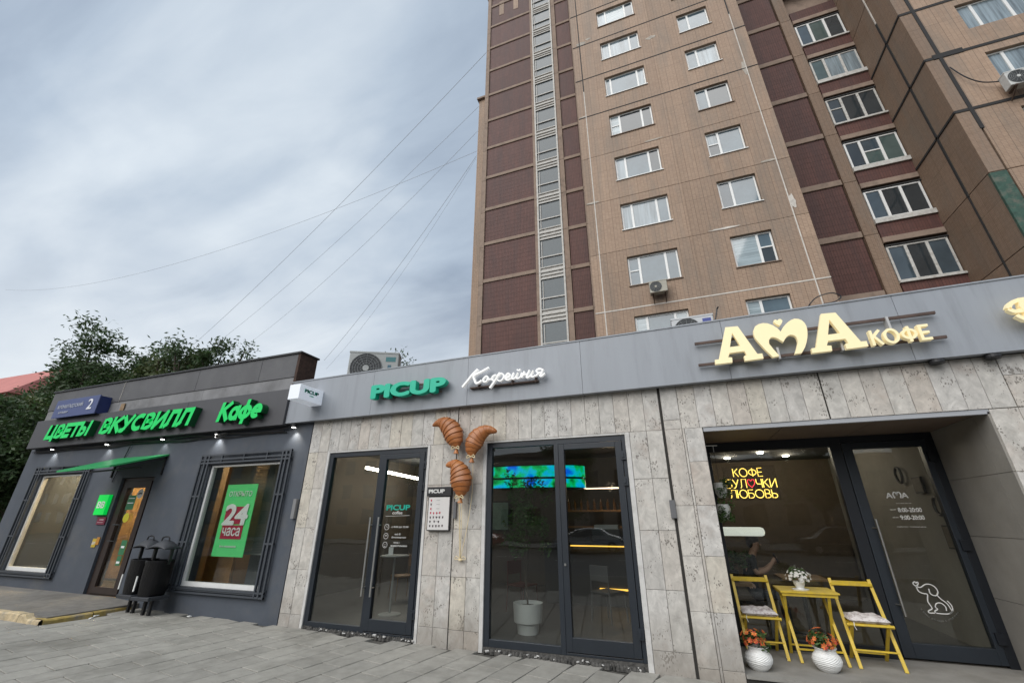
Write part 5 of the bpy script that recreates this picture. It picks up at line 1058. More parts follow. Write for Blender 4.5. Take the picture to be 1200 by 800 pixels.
def fpot(x, y, label, seed, lean, sc3=1.0):
    t = thing('flower_pot', (x, y, 0), label, 'flower pot', 'white wicker pots with orange flowers'); n = 40; prof = [(.0, 0), (.085, 0), (.115, .03), (.142, .075), (.148, .11), (.135, .15), (.108, .18), (.100, .205), (.118, .228), (.112, .232), (.094, .205), (0, .2)]
    mb = MB(); pr = []
    for (r, z) in prof: pr.append((r, z))
    # woven bands: subdivide the profile into ribs
    fine = []
    for (a, b) in zip(pr, pr[1:]):
        for k in range(4): fine.append((a[0] + (b[0] - a[0]) * k / 4, a[1] + (b[1] - a[1]) * k / 4))
    fine.append(pr[-1]); base = 0
    for i, (r, z) in enumerate(fine):
        for j in range(n):
            w = 2 * math.pi * j / n; rr = r * (1 + (.022 if (i + j // 1) % 2 else -.008) * (1 if r > .05 else 0)); mb.v.append((x + rr * sc3 * math.cos(w) + lean * z, y + rr * sc3 * math.sin(w), z * sc3))
    for i in range(len(fine) - 1):
        for j in range(n): mb.f.append((i * n + j, i * n + (j + 1) % n, (i + 1) * n + (j + 1) % n, (i + 1) * n + j))
    mb.build('pot', M_wicker, t)
    lf = MB(); [leaves(lf, (x + random.uniform(-.09, .09), y + random.uniform(-.08, .08), .24 + random.uniform(0, .10)), (.07, .07, .06), 45, .028, seed + k) for k in range(9)]; lf.build('foliage', M_leaf, t)
    fl = MB(); flowers(fl, (x, y, .25), (.15, .14, .16), 26, .034, seed, 7); fl.build('blossoms', M_orange, t)
    ce = MB(); flowers(ce, (x, y, .256), (.152, .143, .163), 26, .009, seed, 5); ce.build('flower_centres', M_fcent, t)
    return t
M_orange = leafmat("orange_petals", (.68, .17, .05), .3); M_fcent = mat('flower_centre', (.5, .22, .05), .8); M_wpet = leafmat('white_petals', (.75, .74, .70), .08)
fpot(.605, 6.62, 'white woven flower pot with orange flowers against the stone pillar', 300, .1)
fpot(1.345, 6.83, 'white woven flower pot with orange flowers in front of the yellow table', 400, .05)
vs = thing('flower_vase', (1.32, 7.22, .76), 'little white vase of white flowers standing on the yellow table', 'vase')
MB().lathe((1.32, 7.22, .76), [(0, 0), (.095, .0), (.1, .012), (.05, .016), (.045, .03), (.06, .06), (.068, .10), (.062, .10), (.05, .05), (0, .04)], 28).build('vase', M_wicker, vs, smooth=True)
lf = MB(); [leaves(lf, (1.32 + random.uniform(-.10, .10), 7.22 + random.uniform(-.08, .08), .90 + random.uniform(-.03, .08)), (.06, .06, .05), 40, .02, 500 + k) for k in range(9)]; lf.build('foliage', M_leaf, vs)
fl = MB(); flowers(fl, (1.32, 7.2, .87), (.155, .13, .14), 60, .02, 77, 6); flowers(fl, (1.33, 7.2, .87), (.09, .11, .16), 20, .02, 78, 6); fl.build('blossoms', M_wpet, vs)

# ---- seated person indoors
def skin_fig(name, joints, edges, parent, seg_mat):
    me = bpy.data.meshes.new(name); me.from_pydata([j[0] for j in joints], edges, []); o = bpy.data.objects.new(name, me); C.objects.link(o)
    md = o.modifiers.new('s', 'SKIN'); me.skin_vertices[0].data[0].use_root = True
    for i, j in enumerate(joints): r = j[1]; me.skin_vertices[0].data[i].radius = r if isinstance(r, tuple) else (r, r)
    sb = o.modifiers.new('u', 'SUBSURF'); sb.levels = 2; sb.render_levels = 2
    bpy.context.view_layer.update(); m2 = bpy.data.meshes.new_from_object(o.evaluated_get(bpy.context.evaluated_depsgraph_get())); bpy.data.objects.remove(o)
    for m_ in seg_mat[0]: m2.materials.append(m_)
    for p in m2.polygons: p.use_smooth = True; p.material_index = seg_mat[1](p.center)
    ob = bpy.data.objects.new(name, m2); C.objects.link(ob)
    off = WL.get(parent.name, (0, 0, 0)); ob.parent = parent; ob.location = -Vector(off); WL[ob.name] = off; return ob
pr = thing('person', (.95, 8.75, .02), 'person in a dark short sleeved top sitting behind the glass and holding a phone', 'person')
M_skin = mat('skin', (.42, .25, .18), .55); M_shirt = mat('black_shirt', (.02, .02, .022), .9); M_jean = mat('dark_trousers', (.03, .035, .05), .9); M_hair = mat('dark_hair', (.02, .014, .01), .6, bump=.5, bscale=60)
bx_, by_ = .90, 8.75
J = [((bx_, by_, .60), (.15, .13)), ((bx_ + .0, by_, .78), (.13, .12)), ((bx_ + .05, by_, .98), (.15, .11)), ((bx_ + .10, by_, 1.09), (.10, .07)), ((bx_ + .135, by_, 1.17), (.052, .052)), ((bx_ + .175, by_, 1.245), (.082, .075)), ((bx_ + .185, by_, 1.32), (.088, .078)), ((bx_ + .17, by_, 1.375), (.06, .055)),
     ((bx_ + .08, by_ - .17, 1.06), .062), ((bx_ + .10, by_ - .22, .86), .045), ((bx_ + .28, by_ - .16, .93), .036), ((bx_ + .37, by_ - .10, 1.02), .027), ((bx_ + .40, by_ - .085, 1.065), (.034, .02)),
     ((bx_ + .08, by_ + .17, 1.06), .062), ((bx_ + .12, by_ + .22, .86), .045), ((bx_ + .27, by_ + .14, .90), .036), ((bx_ + .35, by_ + .05, .98), .027), ((bx_ + .385, by_ + .01, 1.01), (.034, .02)),
     ((bx_ + .05, by_ - .10, .56), .09), ((bx_ + .42, by_ - .12, .56), .065), ((bx_ + .44, by_ - .12, .14), .042), ((bx_ + .55, by_ - .12, .07), (.045, .03)),
     ((bx_ + .05, by_ + .10, .56), .09), ((bx_ + .42, by_ + .12, .56), .065), ((bx_ + .44, by_ + .12, .14), .042), ((bx_ + .55, by_ + .12, .07), (.045, .03))]
Ed = [(0, 1), (1, 2), (2, 3), (3, 4), (4, 5), (5, 6), (6, 7), (2, 8), (8, 9), (9, 10), (10, 11), (11, 12), (2, 13), (13, 14), (14, 15), (15, 16), (16, 17), (0, 18), (18, 19), (19, 20), (20, 21), (0, 22), (22, 23), (23, 24), (24, 25)]
for hnd, sg_ in ((12, -1), (17, 1)):      # four fingers and a thumb curled round the phone
    hx, hy, hz_ = J[hnd][0]
    for k in range(4):
        i0 = len(J); dz = -.018 + k * .014; ln = (.8, .95, 1, .85)[k]
        J += [((hx + .022, hy + .006 * sg_, hz_ + dz), .0085), ((hx + .022 + .026 * ln, hy - .012 * sg_, hz_ + dz + .008), .008), ((hx + .022 + .034 * ln, hy - .034 * sg_, hz_ + dz + .014), .0068)]
        Ed += [(hnd, i0), (i0, i0 + 1), (i0 + 1, i0 + 2)]
    i0 = len(J); J += [((hx - .005, hy - .02 * sg_, hz_ + .012), .01), ((hx + .018, hy - .034 * sg_, hz_ + .032), .0085)]; Ed += [(hnd, i0), (i0, i0 + 1)]
def seg(c):
    if c.z < .57 or (c.x < bx_ + .2 and c.z < .60): return 2
    if c.z > 1.07: return 0
    if c.x > bx_ + .15 or (abs(c.y - by_) > .14 and c.z < .87): return 0
    return 1
J = [((a_[0], a_[1], a_[2] - .06), r__) for a_, r__ in J]
skin_fig('body', J, Ed, pr, ([M_skin, M_shirt, M_jean], seg))
hd = MB()
for i in range(9):       # hair cap following the skull
    pass
def ell(mb, c, r, n=18, m=12, cut=None):
    b0 = len(mb.v)
    for i in range(m + 1):
        for j in range(n): a = math.pi * i / m; w = 2 * math.pi * j / n; mb.v.append((c[0] + r[0] * math.sin(a) * math.cos(w), c[1] + r[1] * math.sin(a) * math.sin(w), c[2] + r[2] * math.cos(a)))
    for i in range(m):
        for j in range(n): mb.f.append((b0 + i * n + j, b0 + (i + 1) * n + j, b0 + (i + 1) * n + (j + 1) % n, b0 + i * n + (j + 1) % n))
ell(hd, (bx_ + .155, by_, 1.29), (.10, .092, .085)); ell(hd, (bx_ + .115, by_, 1.23), (.06, .078, .07)); hd.build('hair', M_hair, pr, smooth=True)
fc = MB(); fc.bar((bx_ + .258, by_, 1.235), (bx_ + .278, by_, 1.208), .018, .014); [ell(fc, (bx_ + .16, by_ + s_ * .083, 1.22), (.018, .01, .028), 8, 6) for s_ in (-1, 1)]; fc.build('face_features', M_skin, pr, smooth=True)
ey = MB(); [ell(ey, (bx_ + .252, by_ + s_ * .03, 1.242), (.008, .012, .007), 8, 6) for s_ in (-1, 1)]; ey.bar((bx_ + .258, by_ - .02, 1.178), (bx_ + .258, by_ + .02, 1.178), .008, .006); ey.build('eyes_and_mouth', mat('face_dark', (.06, .025, .02), .5), pr)
ph = MB(); M4 = Matrix.Translation((bx_ + .435, by_ - .10, 1.025)) @ Matrix.Rotation(R(-20), 4, 'Y') @ Matrix.Rotation(R(10), 4, 'Z'); ph.obox(M4, .009, .072, .15); tag(ph.build('phone', M_black, None, bevel=.003), 'black phone held up by the seated person', 'phone')
ct = thing('cafe_chair_indoor', (.88, 8.75, .02), 'dark chair the person behind the glass is sitting on', 'chair'); MB().box(.68, 1.08, 8.55, 8.95, .38, .42).build('seat', M_black, ct); MB().box(.66, .69, 8.55, 8.95, .5, .88).build('backrest', M_black, ct)
for a, b in ((.7, 8.57), (1.06, 8.57), (.7, 8.93), (1.06, 8.93)): MB().tube([(a, b, .02), (a, b, .38)], .014, 6).build('leg', M_black, ct)
tc2 = thing('cafe_table_indoor', (1.6, 8.75, .02), 'dark cafe table indoors behind the yellow furniture', 'table'); MB().box(1.32, 1.95, 8.4, 9.1, .74, .77).build('table_top', M_woodi, tc2, bevel=.004); MB().tube([(1.62, 8.75, .03), (1.62, 8.75, .74)], .03, 10).build('stem', M_black, tc2); MB().lathe((1.62, 8.75, .02), [(.24, 0), (.24, .015), (.03, .03)], 24).build('base', M_black, tc2)
pt = thing('potted_plant', (.62, 8.2, .75), 'bushy dark green plant beside the seated person', 'potted plant'); MB().lathe((.62, 8.2, .72), [(0, 0), (.08, 0), (.1, .16), (.09, .16), (0, .12)], 20).build('pot', M_black, pt); lf = MB(); [leaves(lf, (.66 + random.uniform(-.16, .2), 8.2 + random.uniform(-.1, .1), 1.0 + random.uniform(-.1, .14)), (.08, .08, .07), 40, .035, 600 + k) for k in range(8)]; lf.build('foliage', M_leafd, pt)
MB().box(.45, .85, 8.0, 8.4, .68, .72).build('window_shelf', M_woodi, shop)

# ================================================================== DARK GREY SHOP ON THE LEFT
db = thing('dark_shop_building', (-11.4, 6.4, 0), 'low slate grey rendered grocery shop with a tall sheet metal parapet', 'shop building')
XL = -16.2
ops = [(-15.2, -13.35, .50, 2.64), (-11.9, -10.77, .10, 2.48), (-9.10, -7.10, .44, 2.65)]
panel(MB(), XL, -6.52, -.1, 3.5, YF, .30, ops).build('wall', M_dwall, db)
sw = MB(); sw.box(XL, XL + .3, YF + .3, 14, -.1, 4.8); sw.box(-8.2, -8.0, 7.0, 14, -.1, 4.0); sw.box(-8.0, -6.9, 7.0, 7.06, -.1, 3.6); sw.box(-6.86, -6.56, YF + .3, 7.1, -.1, 3.6); sw.box(XL + .3, -8.2, 13.7, 14, -.1, 4.0); sw.build('side_wall', M_dwall, db)
MB().box(XL + .3, -8.2, 13, 13.1, 0, 3.3).box(-10.0, -9.85, 6.7, 13, 0, 3.3).build('interior_wall', mat('shop_interior', (.16, .11, .06), .8, var=.3, nscale=1.2), db); MB().box(XL + .3, -8.2, 6.66, 13.7, -.02, .05).build('interior_floor', M_intf, db); MB().box(XL + .3, -8.2, 6.66, 13.7, 3.3, 3.4).build('interior_ceiling', MATS['interior_ceiling'], db)
MB().box(XL, -6.7, YF + .3, 13.9, 3.9, 4.0).build('roof', MATS['roof_felt'], db)
# fascia board carrying the letters; joints show
for a, b in ((-16.05, -13.1), (-13.095, -10.1), (-10.095, -7.125)): MB().slab(a, b, 6.17, 6.32, 3.325, 4.055, .003).build('fascia_panel', M_dfasc, db)
MB().box(-16.05, -7.13, 6.32, 6.45, 3.34, 4.05).build('fascia_box', M_black, db)
# pale strip and parapet sheets
for a, b in ((-16.2, -13.05), (-13.045, -10.0), (-9.995, -7.27)): MB().slab(a, b, YF - .005, YF + .06, 3.9, 4.372, .002).build('pale_strip', M_band, db)
for a, b in ((-16.2, -13.07), (-13.06, -10.3), (-10.292, -8.3), (-8.292, -7.27)): MB().slab(a, b, YF - .02, YF + .05, 4.376, 4.9, .002).build('parapet_sheet', M_par, db)
MB().box(-7.268, -7.20, YF - .02, YF + .45, 3.9, 4.9).build('parapet_end', M_rust, db)
MB().box(-16.24, -7.17, YF - .05, YF + .48, 4.902, 4.94).build('coping', M_black, db)
MB().box(-13.068, -13.06, YF - .03, YF, 4.38, 4.9).build('seam', M_sealw, db)
mb = MB(); mb.box(-12.9, -12.75, YF - .035, YF - .02, 4.12, 4.3); mb.build('torn_poster_patch', mat('ochre_patch', (.25, .17, .10), .8, var=.4, nscale=20), db)
# letters
M_grn = mat('green_sign_letter', (.0, .46, .09), .4, emit=(.0, 1, .2), estr=.10); M_grnd = mat('green_sign_side', (.0, .07, .02), .5)
s1 = thing('green_sign', (-11.5, 6.1, 3.7), 'long bright green slanted lettering on the dark fascia', 'sign')
def sgn(txt, x0, x1, z0, z1, off, shear, parent):
    ls = stroke_word(txt, x0, x1, z0, z1, 6.02, 6.17, off, M_grn, parent, shear=shear, gap=.24)
    for l in ls:   # green faces, dark green returns
        l.data.materials.append(M_grnd)
        for p in l.data.polygons: p.material_index = 0 if p.normal.y < -.7 else 1
sgn('ЦВЕТЫ', -15.05, -13.25, 3.475, 3.845, .094, .25, s1); sgn('ВКУСВИЛЛ', -12.80, -9.68, 3.465, 3.86, .098, .25, s1)
s2 = thing('cafe_word_sign', (-8.0, 6.1, 3.7), 'short bright green word for cafe at the end of the dark fascia', 'sign')
sgn('Кафе', -8.84, -7.62, 3.47, 3.88, .09, .22, s2)
# street plate
sp_ = thing('street_plate', (-14.8, 6.2, 4.2), 'blue street name plate with a white number two on the parapet', 'street sign')
M_blue = mat('plate_blue', (.055, .075, .19), .4); MB().box(-15.2, -13.40, 6.08, 6.34, 4.06, 4.50).build('box', mat('plate_side', (.015, .03, .13), .4), sp_); MB().box(-15.22, -13.38, 6.06, 6.085, 4.04, 4.52).build('face', M_blue, sp_, bevel=.006)
M_pl = mat('plate_white', (.5, .52, .58), .5)
letters('КРОНШТАДТСКИЙ', -15.08, -14.0, 4.27, 4.40, 6.05, 6.06, M_pl, sp_, one=True, name='lettering'); letters('БУЛЬВАР', -14.95, -14.55, 4.15, 4.20, 6.05, 6.06, M_pl, sp_, one=True, name='lettering'); letters('2', -13.78, -13.58, 4.17, 4.44, 6.05, 6.06, mat('plate_bright', (.75, .75, .78), .5), sp_, one=True, name='lettering', off=.01)

def dark_window(x0, x1, z0, z1, label):
    w = thing('shop_window', ((x0 + x1) / 2, YF, z0), label, 'shop window')
    f = MB(); t_ = .055; yy = YF + .03
    f.box(x0 + .012, x0 + .012 + t_, yy, yy + .08, z0 + .012, z1 - .012); f.box(x1 - .03, x1 - .012, yy, yy + .08, z0 + .012, z1 - .012); f.box(x0 + .012 + t_, x1 - .03, yy, yy + .08, z0 + .012, z0 + .012 + t_ + .02); f.box(x0 + .012 + t_, x1 - .03, yy, yy + .08, z1 - .045, z1 - .012)
    f.build('frame', M_pvc, w); MB().box(x0 + .06, x1 - .03, yy + .03, yy + .04, z0 + .07, z1 - .04).build('pane', M_glass2, w)
    # projecting security grille surround: two rails each side with rungs
    X0_, X1_, Z0_, Z1_ = x0 - .26, x1 + .23, z0 - .09, z1 + .21; g_ = MB(); y0, y1 = YF - .07, YF - .03
    for (a, b) in ((X0_, X0_ + .035), (x0 - .13, x0 - .095), (x0 - .03, x0 + .005), (x1 - .003, x1 + .03), (x1 + .09, x1 + .125), (X1_ - .035, X1_)): g_.box(a, b, y0, y1, Z0_, Z1_)
    for z in (Z0_, z0 - .02, z1 + .02, z1 + .085, Z1_ - .035): g_.box(X0_, X1_, y0 + .003, y1 - .003, z, z + (.03 if z < Z1_ - .1 else .035))
    n = 4
    for i in range(1, n): x = X0_ + (X1_ - X0_) * i / n; g_.box(x - .012, x + .012, y0 + .002, y1, z1 + .02, Z1_)
    for i in range(1, 3): z = Z0_ + (Z1_ - Z0_) * i / 3; g_.box(X0_, x0, y0 + .002, y1, z, z + .03); g_.box(x1, X1_, y0 + .002, y1, z, z + .03)
    g_.build('grille', M_darkm, w)
    g_ = MB(); [g_.box(a, a + .03, YF - .03, YF + .001, z, z + .03) for a in (X0_, X1_ - .03) for z in (Z0_ + .1, Z1_ - .2)]; g_.build('grille_fixing', M_darkm, w)
    MB().box(x0 - .05, x1 + .05, YF - .055, YF + .03, z0 - .045, z0 + .01).build('sill', M_darkm, w); return w
w1 = dark_window(-15.2, -13.35, .50, 2.64, 'tall white edged shop window at the far end of the dark wall'); w2 = dark_window(-9.10, -7.10, .44, 2.65, 'tall shop window holding the green poster with the number 24')
M_oran = mat('interior_orange', (.45, .20, .045), .7, var=.15); MB().box(-9.6, -8.82, 7.15, 7.2, .1, 3.0).build('interior_panel', M_oran, db); MB().box(-15.9, -13.0, 8.6, 8.7, .1, 3.0).build('interior_panel', mat('interior_ochre', (.34, .19, .07), .8, var=.5, nscale=1.6, dirt=(.06, .05, .04), damt=.8), db)
for i_, (x_, y_) in enumerate(((-15.0, 7.6), (-13.6, 7.9), (-11.4, 7.6), (-9.3, 8.0))):
    cl = tag(MB().box(x_ - .3, x_ + .3, y_ - .3, y_ + .3, 3.24, 3.27).build('added_fill_panel', mat('fill_panel_glow', (1, 1, 1), .5, emit=(1, .85, .6), estr=4)), ['added glowing panel nearest the far corner inside the dark shop', 'added glowing panel behind the farthest shop window', 'added glowing panel behind the shop door', 'added glowing panel above the grey blind'][i_], 'added light', 'added fill lights inside the dark shop'); lamp_light(cl, (x_, y_, 3.1), 60, (1, .74, .42), .2)  # glowing panels and lamps added to warm and brighten the shop interior
bl = MB(); 
for i in range(62): z = 1.0 + i * .028; bl.add([(-9.0, 6.78, z), (-7.13, 6.78, z), (-7.13, 6.766, z + .024), (-9.0, 6.766, z + .024)], [(0, 1, 2, 3)])
bl.box(-9.0, -7.13, 6.765, 6.785, .975, 1.0); tag(bl.build('roller_blind', mat('blind_grey', (.16, .165, .165), .7)), 'grey slatted blind lowered behind the green 24 poster', 'blind')
# 24h poster
po = thing('poster', (-8.2, 6.5, .95), 'green poster with a big white 24 on a crimson square in the shop window', 'poster')
M_pg = mat('poster_green', (.10, .58, .19), .5, emit=(.03, .5, .12), estr=.1); M_cr = mat('poster_crimson', (.40, .012, .055), .5); M_pw = mat('poster_white', (.8, .8, .8), .5); MB().box(-8.66, -7.83, 6.52, 6.53, .95, 2.26).build('sheet', M_pg, po)  # sheet given a faint glow to brighten it; the poster is plain print
MB().box(-8.54, -8.04, 6.513, 6.52, 1.52, 1.84).build('square', M_cr, po); MB().box(-8.54, -7.98, 6.512, 6.519, 1.255, 1.50).build('square', M_cr, po)
letters('ОТКРЫТО', -8.55, -7.93, 2.03, 2.13, 6.505, 6.513, M_pw, po, one=True, name='lettering'); letters('24', -8.57, -7.90, 1.50, 1.89, 6.50, 6.51, M_pw, po, off=.035, one=True, name='lettering', shear=.08)
letters('часа', -8.50, -8.03, 1.31, 1.46, 6.502, 6.51, M_pw, po, off=.01, one=True, name='lettering'); letters('Без перерывов', -8.48, -8.05, 1.10, 1.15, 6.505, 6.513, M_pw, po, one=True, name='lettering')
# shop door
dd = thing('shop_door', (-11.33, 6.4, .1), 'narrow brown framed glass door covered with stickers', 'door')
f = MB(); y0, y1 = YF + .05, YF + .14; f.box(-11.885, -11.80, y0, y1, .17, 2.47); f.box(-10.86, -10.785, y0, y1, .17, 2.47); f.box(-11.80, -10.86, y0, y1, 2.40, 2.47); f.box(-11.8, -10.86, y0, y1, .17, .2); f.build('frame', M_brown, dd)
f = MB(); f.box(-11.79, -11.65, y0 - .02, y1 - .01, .205, 2.395); f.box(-11.02, -10.87, y0 - .02, y1 - .01, .205, 2.395); f.box(-11.65, -11.02, y0 - .02, y1 - .01, 2.26, 2.395); f.box(-11.65, -11.02, y0 - .02, y1 - .01, .205, .32); lf_ = f.build('door_leaf', M_brown, dd)
MB().box(-11.65, -11.02, y0 + .02, y0 + .03, .32, 2.26).build('pane', M_glass, lf_); MB().box(-11.60, -11.05, 7.0, 7.05, .1, 1.5).build('interior_panel', mat('interior_tile', (.2, .2, .19), .6), db)
h = MB(); h.tube([(-11.6, y0 - .02, 1.18), (-11.6, y0 - .09, 1.18), (-11.36, y0 - .09, 1.18), (-11.36, y0 - .09, 1.50), (-11.6, y0 - .09, 1.50), (-11.6, y0 - .02, 1.50)], .014, 8); h.build('handle', M_black, dd)
yq = y0 + .012
mb = MB(); mb.disc((-11.14, yq - .03, 2.13), .10, .004, 24); mb.build('round_sticker', mat('sticker_white', (.5, .5, .48), .5), dd); mb = MB(); mb.stroke([(-11.2, 2.12), (-11.14, 2.14), (-11.08, 2.13)], .03, yq - .034, yq - .031); mb.build('sticker_print', M_black, dd)
mb = MB(); mb.disc((-11.37, yq - .03, 1.64), .095, .004, 24); mb.build('round_sticker', mat('sticker_yellow', (.6, .55, .03), .5), dd)
M_stg = mat('sticker_green', (.03, .16, .07), .5)
MB().box(-11.5, -11.24, yq - .03, yq - .026, 1.80, 2.10).build('sticker', M_stg, dd); MB().box(-11.24, -11.06, yq - .03, yq - .026, .92, 1.2).build('sticker', M_stg, dd); MB().box(-11.22, -11.08, yq - .03, yq - .026, .72, .9).build('sticker', M_stg, dd)
MB().box(-11.47, -11.27, yq - .034, yq - .031, 2.03, 2.045).box(-11.47, -11.27, yq - .034, yq - .031, 1.93, 1.95).box(-11.2, -11.1, yq - .034, yq - .031, 1.05, 1.09).box(-11.2, -11.1, yq - .034, yq - .031, .76, .8).build('sticker_print', M_pw, dd)
# wall signs beside the door
bs = thing('square_sign', (-12.15, 6.3, 1.9), 'small bright green square sign with white double letters by the shop door', 'sign')
MB().box(-12.36, -12.0, 6.27, 6.34, 1.70, 2.12).build('plate', mat('bb_green', (.0, .45, .05), .4, emit=(0, 1, .12), estr=.2), bs); letters('ВВ', -12.31, -12.05, 1.84, 1.98, 6.262, 6.27, M_pw, bs, off=.03, one=True, name='lettering')
s_ = MB(); s_.box(-12.46, -12.38, 6.335, 6.347, 1.70, 1.98); s_.box(-12.44, -12.37, 6.335, 6.347, 2.02, 2.05); tag(s_.build('sticker_strip', M_pw), 'narrow white printed strip left of the green square sign', 'sticker')
cs = thing('crimson_sign', (-12.1, 6.33, 1.5), 'small crimson notice under the green square sign', 'notice'); MB().box(-12.24, -11.95, 6.325, 6.345, 1.50, 1.655).build('plate', mat('dull_crimson', (.17, .02, .045), .5), cs); MB().box(-12.15, -12.0, 6.32, 6.325, 1.59, 1.61).box(-12.2, -12.0, 6.32, 6.325, 1.54, 1.55).build('print', mat('print_pink', (.5, .35, .38), .5), cs)
ys = thing('yellow_sign', (-12.1, 6.33, 1.1), 'yellow and orange delivery sticker low on the wall by the door', 'sticker'); MB().box(-12.16, -12.02, 6.335, 6.345, 1.05, 1.22).build('plate', mat('yellow_print', (.5, .36, .04), .5), ys); MB().box(-12.03, -11.93, 6.333, 6.344, 1.1, 1.25).build('plate', mat('orange_print', (.45, .2, .03), .5), ys); letters('до', -12.15, -12.04, 1.10, 1.16, 6.33, 6.335, M_pw, ys, one=True, name='lettering')
# green canopy over the door
cnp = thing('door_canopy', (-11.4, 6.0, 2.7), 'thin bright green sloping canopy over the shop door', 'canopy')
mb = MB(); A_, B_, C_, D_ = (-12.4, 5.38, 2.53), (-10.62, 5.38, 2.57), (-10.50, 6.34, 2.91), (-12.3, 6.34, 2.90)
mb.add([A_, B_, C_, D_] + [(p[0], p[1], p[2] + .035) for p in (A_, B_, C_, D_)], [(0, 3, 2, 1), (4, 5, 6, 7), (0, 1, 5, 4), (1, 2, 6, 5), (2, 3, 7, 6), (3, 0, 4, 7)]); mb.build('sheet', mat('canopy_green', (.02, .30, .09), .35), cnp)
mb = MB()
for x in (-12.3, -10.56): mb.bar((x, 5.5, 2.56), (x, 6.34, 2.86), .03, .03); mb.bar((x, 6.33, 2.5), (x, 6.33, 2.9), .03, .03)
mb.bar((-12.3, 5.9, 2.58), (-10.56, 5.9, 2.62), .03, .03); mb.build('bracket', M_black, cnp)
# downlights under the dark fascia
for i, (x, e_) in enumerate([(-15.0, 7), (-12.75, 7), (-10.75, 3), (-9.02, 9), (-6.9, 8)]):
    L_b = ['lit lamp above the farthest shop window', 'lit lamp above the green canopy', 'dim lamp over the door in the dark wall', 'lit lamp in the cable tangle above the poster window', 'lit lamp at the end of the dark wall by the white box sign'][i]
    t = thing('wall_lamp', (x, 6.27, 3.28), L_b, 'lamp', 'lamps under the dark fascia'); MB().lathe((x, 6.25, 3.27), [(0, 0), (.045, 0), (.05, .01), (.05, .055)], 16).build('housing', M_black, t); mb = MB(); mb.lathe((x, 6.25, 3.262), [(0, 0), (.035, 0), (.035, .006)], 16); mb.build('lens', mat('lamp_lens', (1, 1, 1), .5, emit=(1, .97, .9), estr=6), t)
    ld = bpy.data.lights.new('lamp_light', 'SPOT'); lo = bpy.data.objects.new('lamp_light', ld); C.objects.link(lo); lo.parent = t; lo.location = (0, -.02, -.03); ld.energy = e_ * .9; ld.spot_size = R(100); ld.spot_blend = .8; ld.shadow_soft_size = .03; ld.color = (1, .96, .88); lo.rotation_euler = (R(12), 0, 0)
# cables under the fascia
cbm = MB(); random.seed(4)
for k in range(3):
    pts = [(-15.9 + i * .55 + random.uniform(-.1, .1), 6.28 + .02 * k, 3.27 - .02 * k + random.uniform(-.035, .03)) for i in range(17)]; cbm.tube(smooth_pts(pts, 4), .011, 5)
cbm.tube(smooth_pts([(-9.1, 6.27, 3.25), (-8.95, 6.2, 3.17), (-8.8, 6.27, 3.22), (-8.7, 6.22, 3.27), (-9.0, 6.2, 3.24)], 6), .012, 5); cbm.tube([(-11.9, 6.3, 3.3), (-12.05, 6.33, 2.95), (-12.2, 6.33, 2.4)], .01, 5)
tag(cbm.build('cable_run', M_black), 'loose dark cables strung beneath the dark fascia', 'cables')

# litter bins: hooded pair with black bags
def litter_bin(x, y, label, rz):
    t = thing('litter_bin', (0, 0, 0), label, 'litter bin', 'pair of black street bins')
    b = MB(); n = 14; prof = [(.17, .17, .30), (.185, .17, .33), (.2, .17, .55), (.205, .175, .80), (.215, .185, .84), (.21, .18, .87)]
    for (rx, ry, z) in prof:
        for j in range(n * 2):
            w = math.pi * j / n; k = 1 + .05 * noise.noise((math.cos(w) * 3, math.sin(w) * 3, z * 5)); cx_, sy_ = math.cos(w), math.sin(w); e_ = .55
            b.v.append((rx * k * math.copysign(abs(cx_) ** e_, cx_), ry * k * math.copysign(abs(sy_) ** e_, sy_), z))
    for i in range(len(prof) - 1):
        for j in range(n * 2): b.f.append((i * 2 * n + j, i * 2 * n + (j + 1) % (2 * n), (i + 1) * 2 * n + (j + 1) % (2 * n), (i + 1) * 2 * n + j))
    b.f.append(tuple(reversed(range(2 * n)))); b.build('bag', mat('bin_bag', (.005, .005, .006), .38, bump=.6, bscale=22, spec=.22), t, smooth=True)
    MB().box(-.22, .22, -.19, .19, .235, .295).build('base', mat('bin_grey', (.032, .035, .042), .6), t, bevel=.01)
    for s_ in (-1, 1):
        MB().box(s_ * .21 - .018, s_ * .21 + .018, -.02, .03, .8, 1.08).build('post', M_black, t)
    for s_ in (-1, 1): MB().bar((s_ * .075, -.0, .24), (s_ * .075, -.0, -.02), .045, .045).build('leg', M_black, t)
    h = MB(); m_, n_ = 10, 14
    for i in range(m_ + 1):
        for j in range(n_ + 1):
            u = -1 + 2 * i / m_; v_ = -1 + 2 * j / n_; h.v.append((u * .25, v_ * .17, 1.06 + .15 * (1 - abs(u) ** 2.2) * (1 - .75 * v_ * v_)))
    for i in range(m_):
        for j in range(n_): a = i * (n_ + 1) + j; h.f.append((a, a + n_ + 1, a + n_ + 2, a + 1))
    ho = h.build('hood', MATS['bin_grey'], t, smooth=True); md = ho.modifiers.new('s', 'SOLIDIFY'); md.thickness = .012
    k = MB(); k.tube(smooth_pts([(-.10, -.02, 1.19), (-.08, -.02, 1.25), (.0, -.02, 1.265), (.08, -.02, 1.25), (.10, -.02, 1.19)], 4), .012, 6); k.build('carry_handle', M_black, t)
    mb = MB(); mb.box(-.19, -.165, -.215, -.20, .38, .62); mb.build('label_strip', M_white, t)
    t.location = (x, y, gz(x) + .01); t.rotation_euler[2] = rz; return t
litter_bin(-9.72, 6.02, 'black bagged litter bin under a grey hood, nearer the shop door', R(-2)); litter_bin(-9.22, 5.98, 'black bagged litter bin under a grey hood, nearer the poster window', R(3))
lt_ = MB()
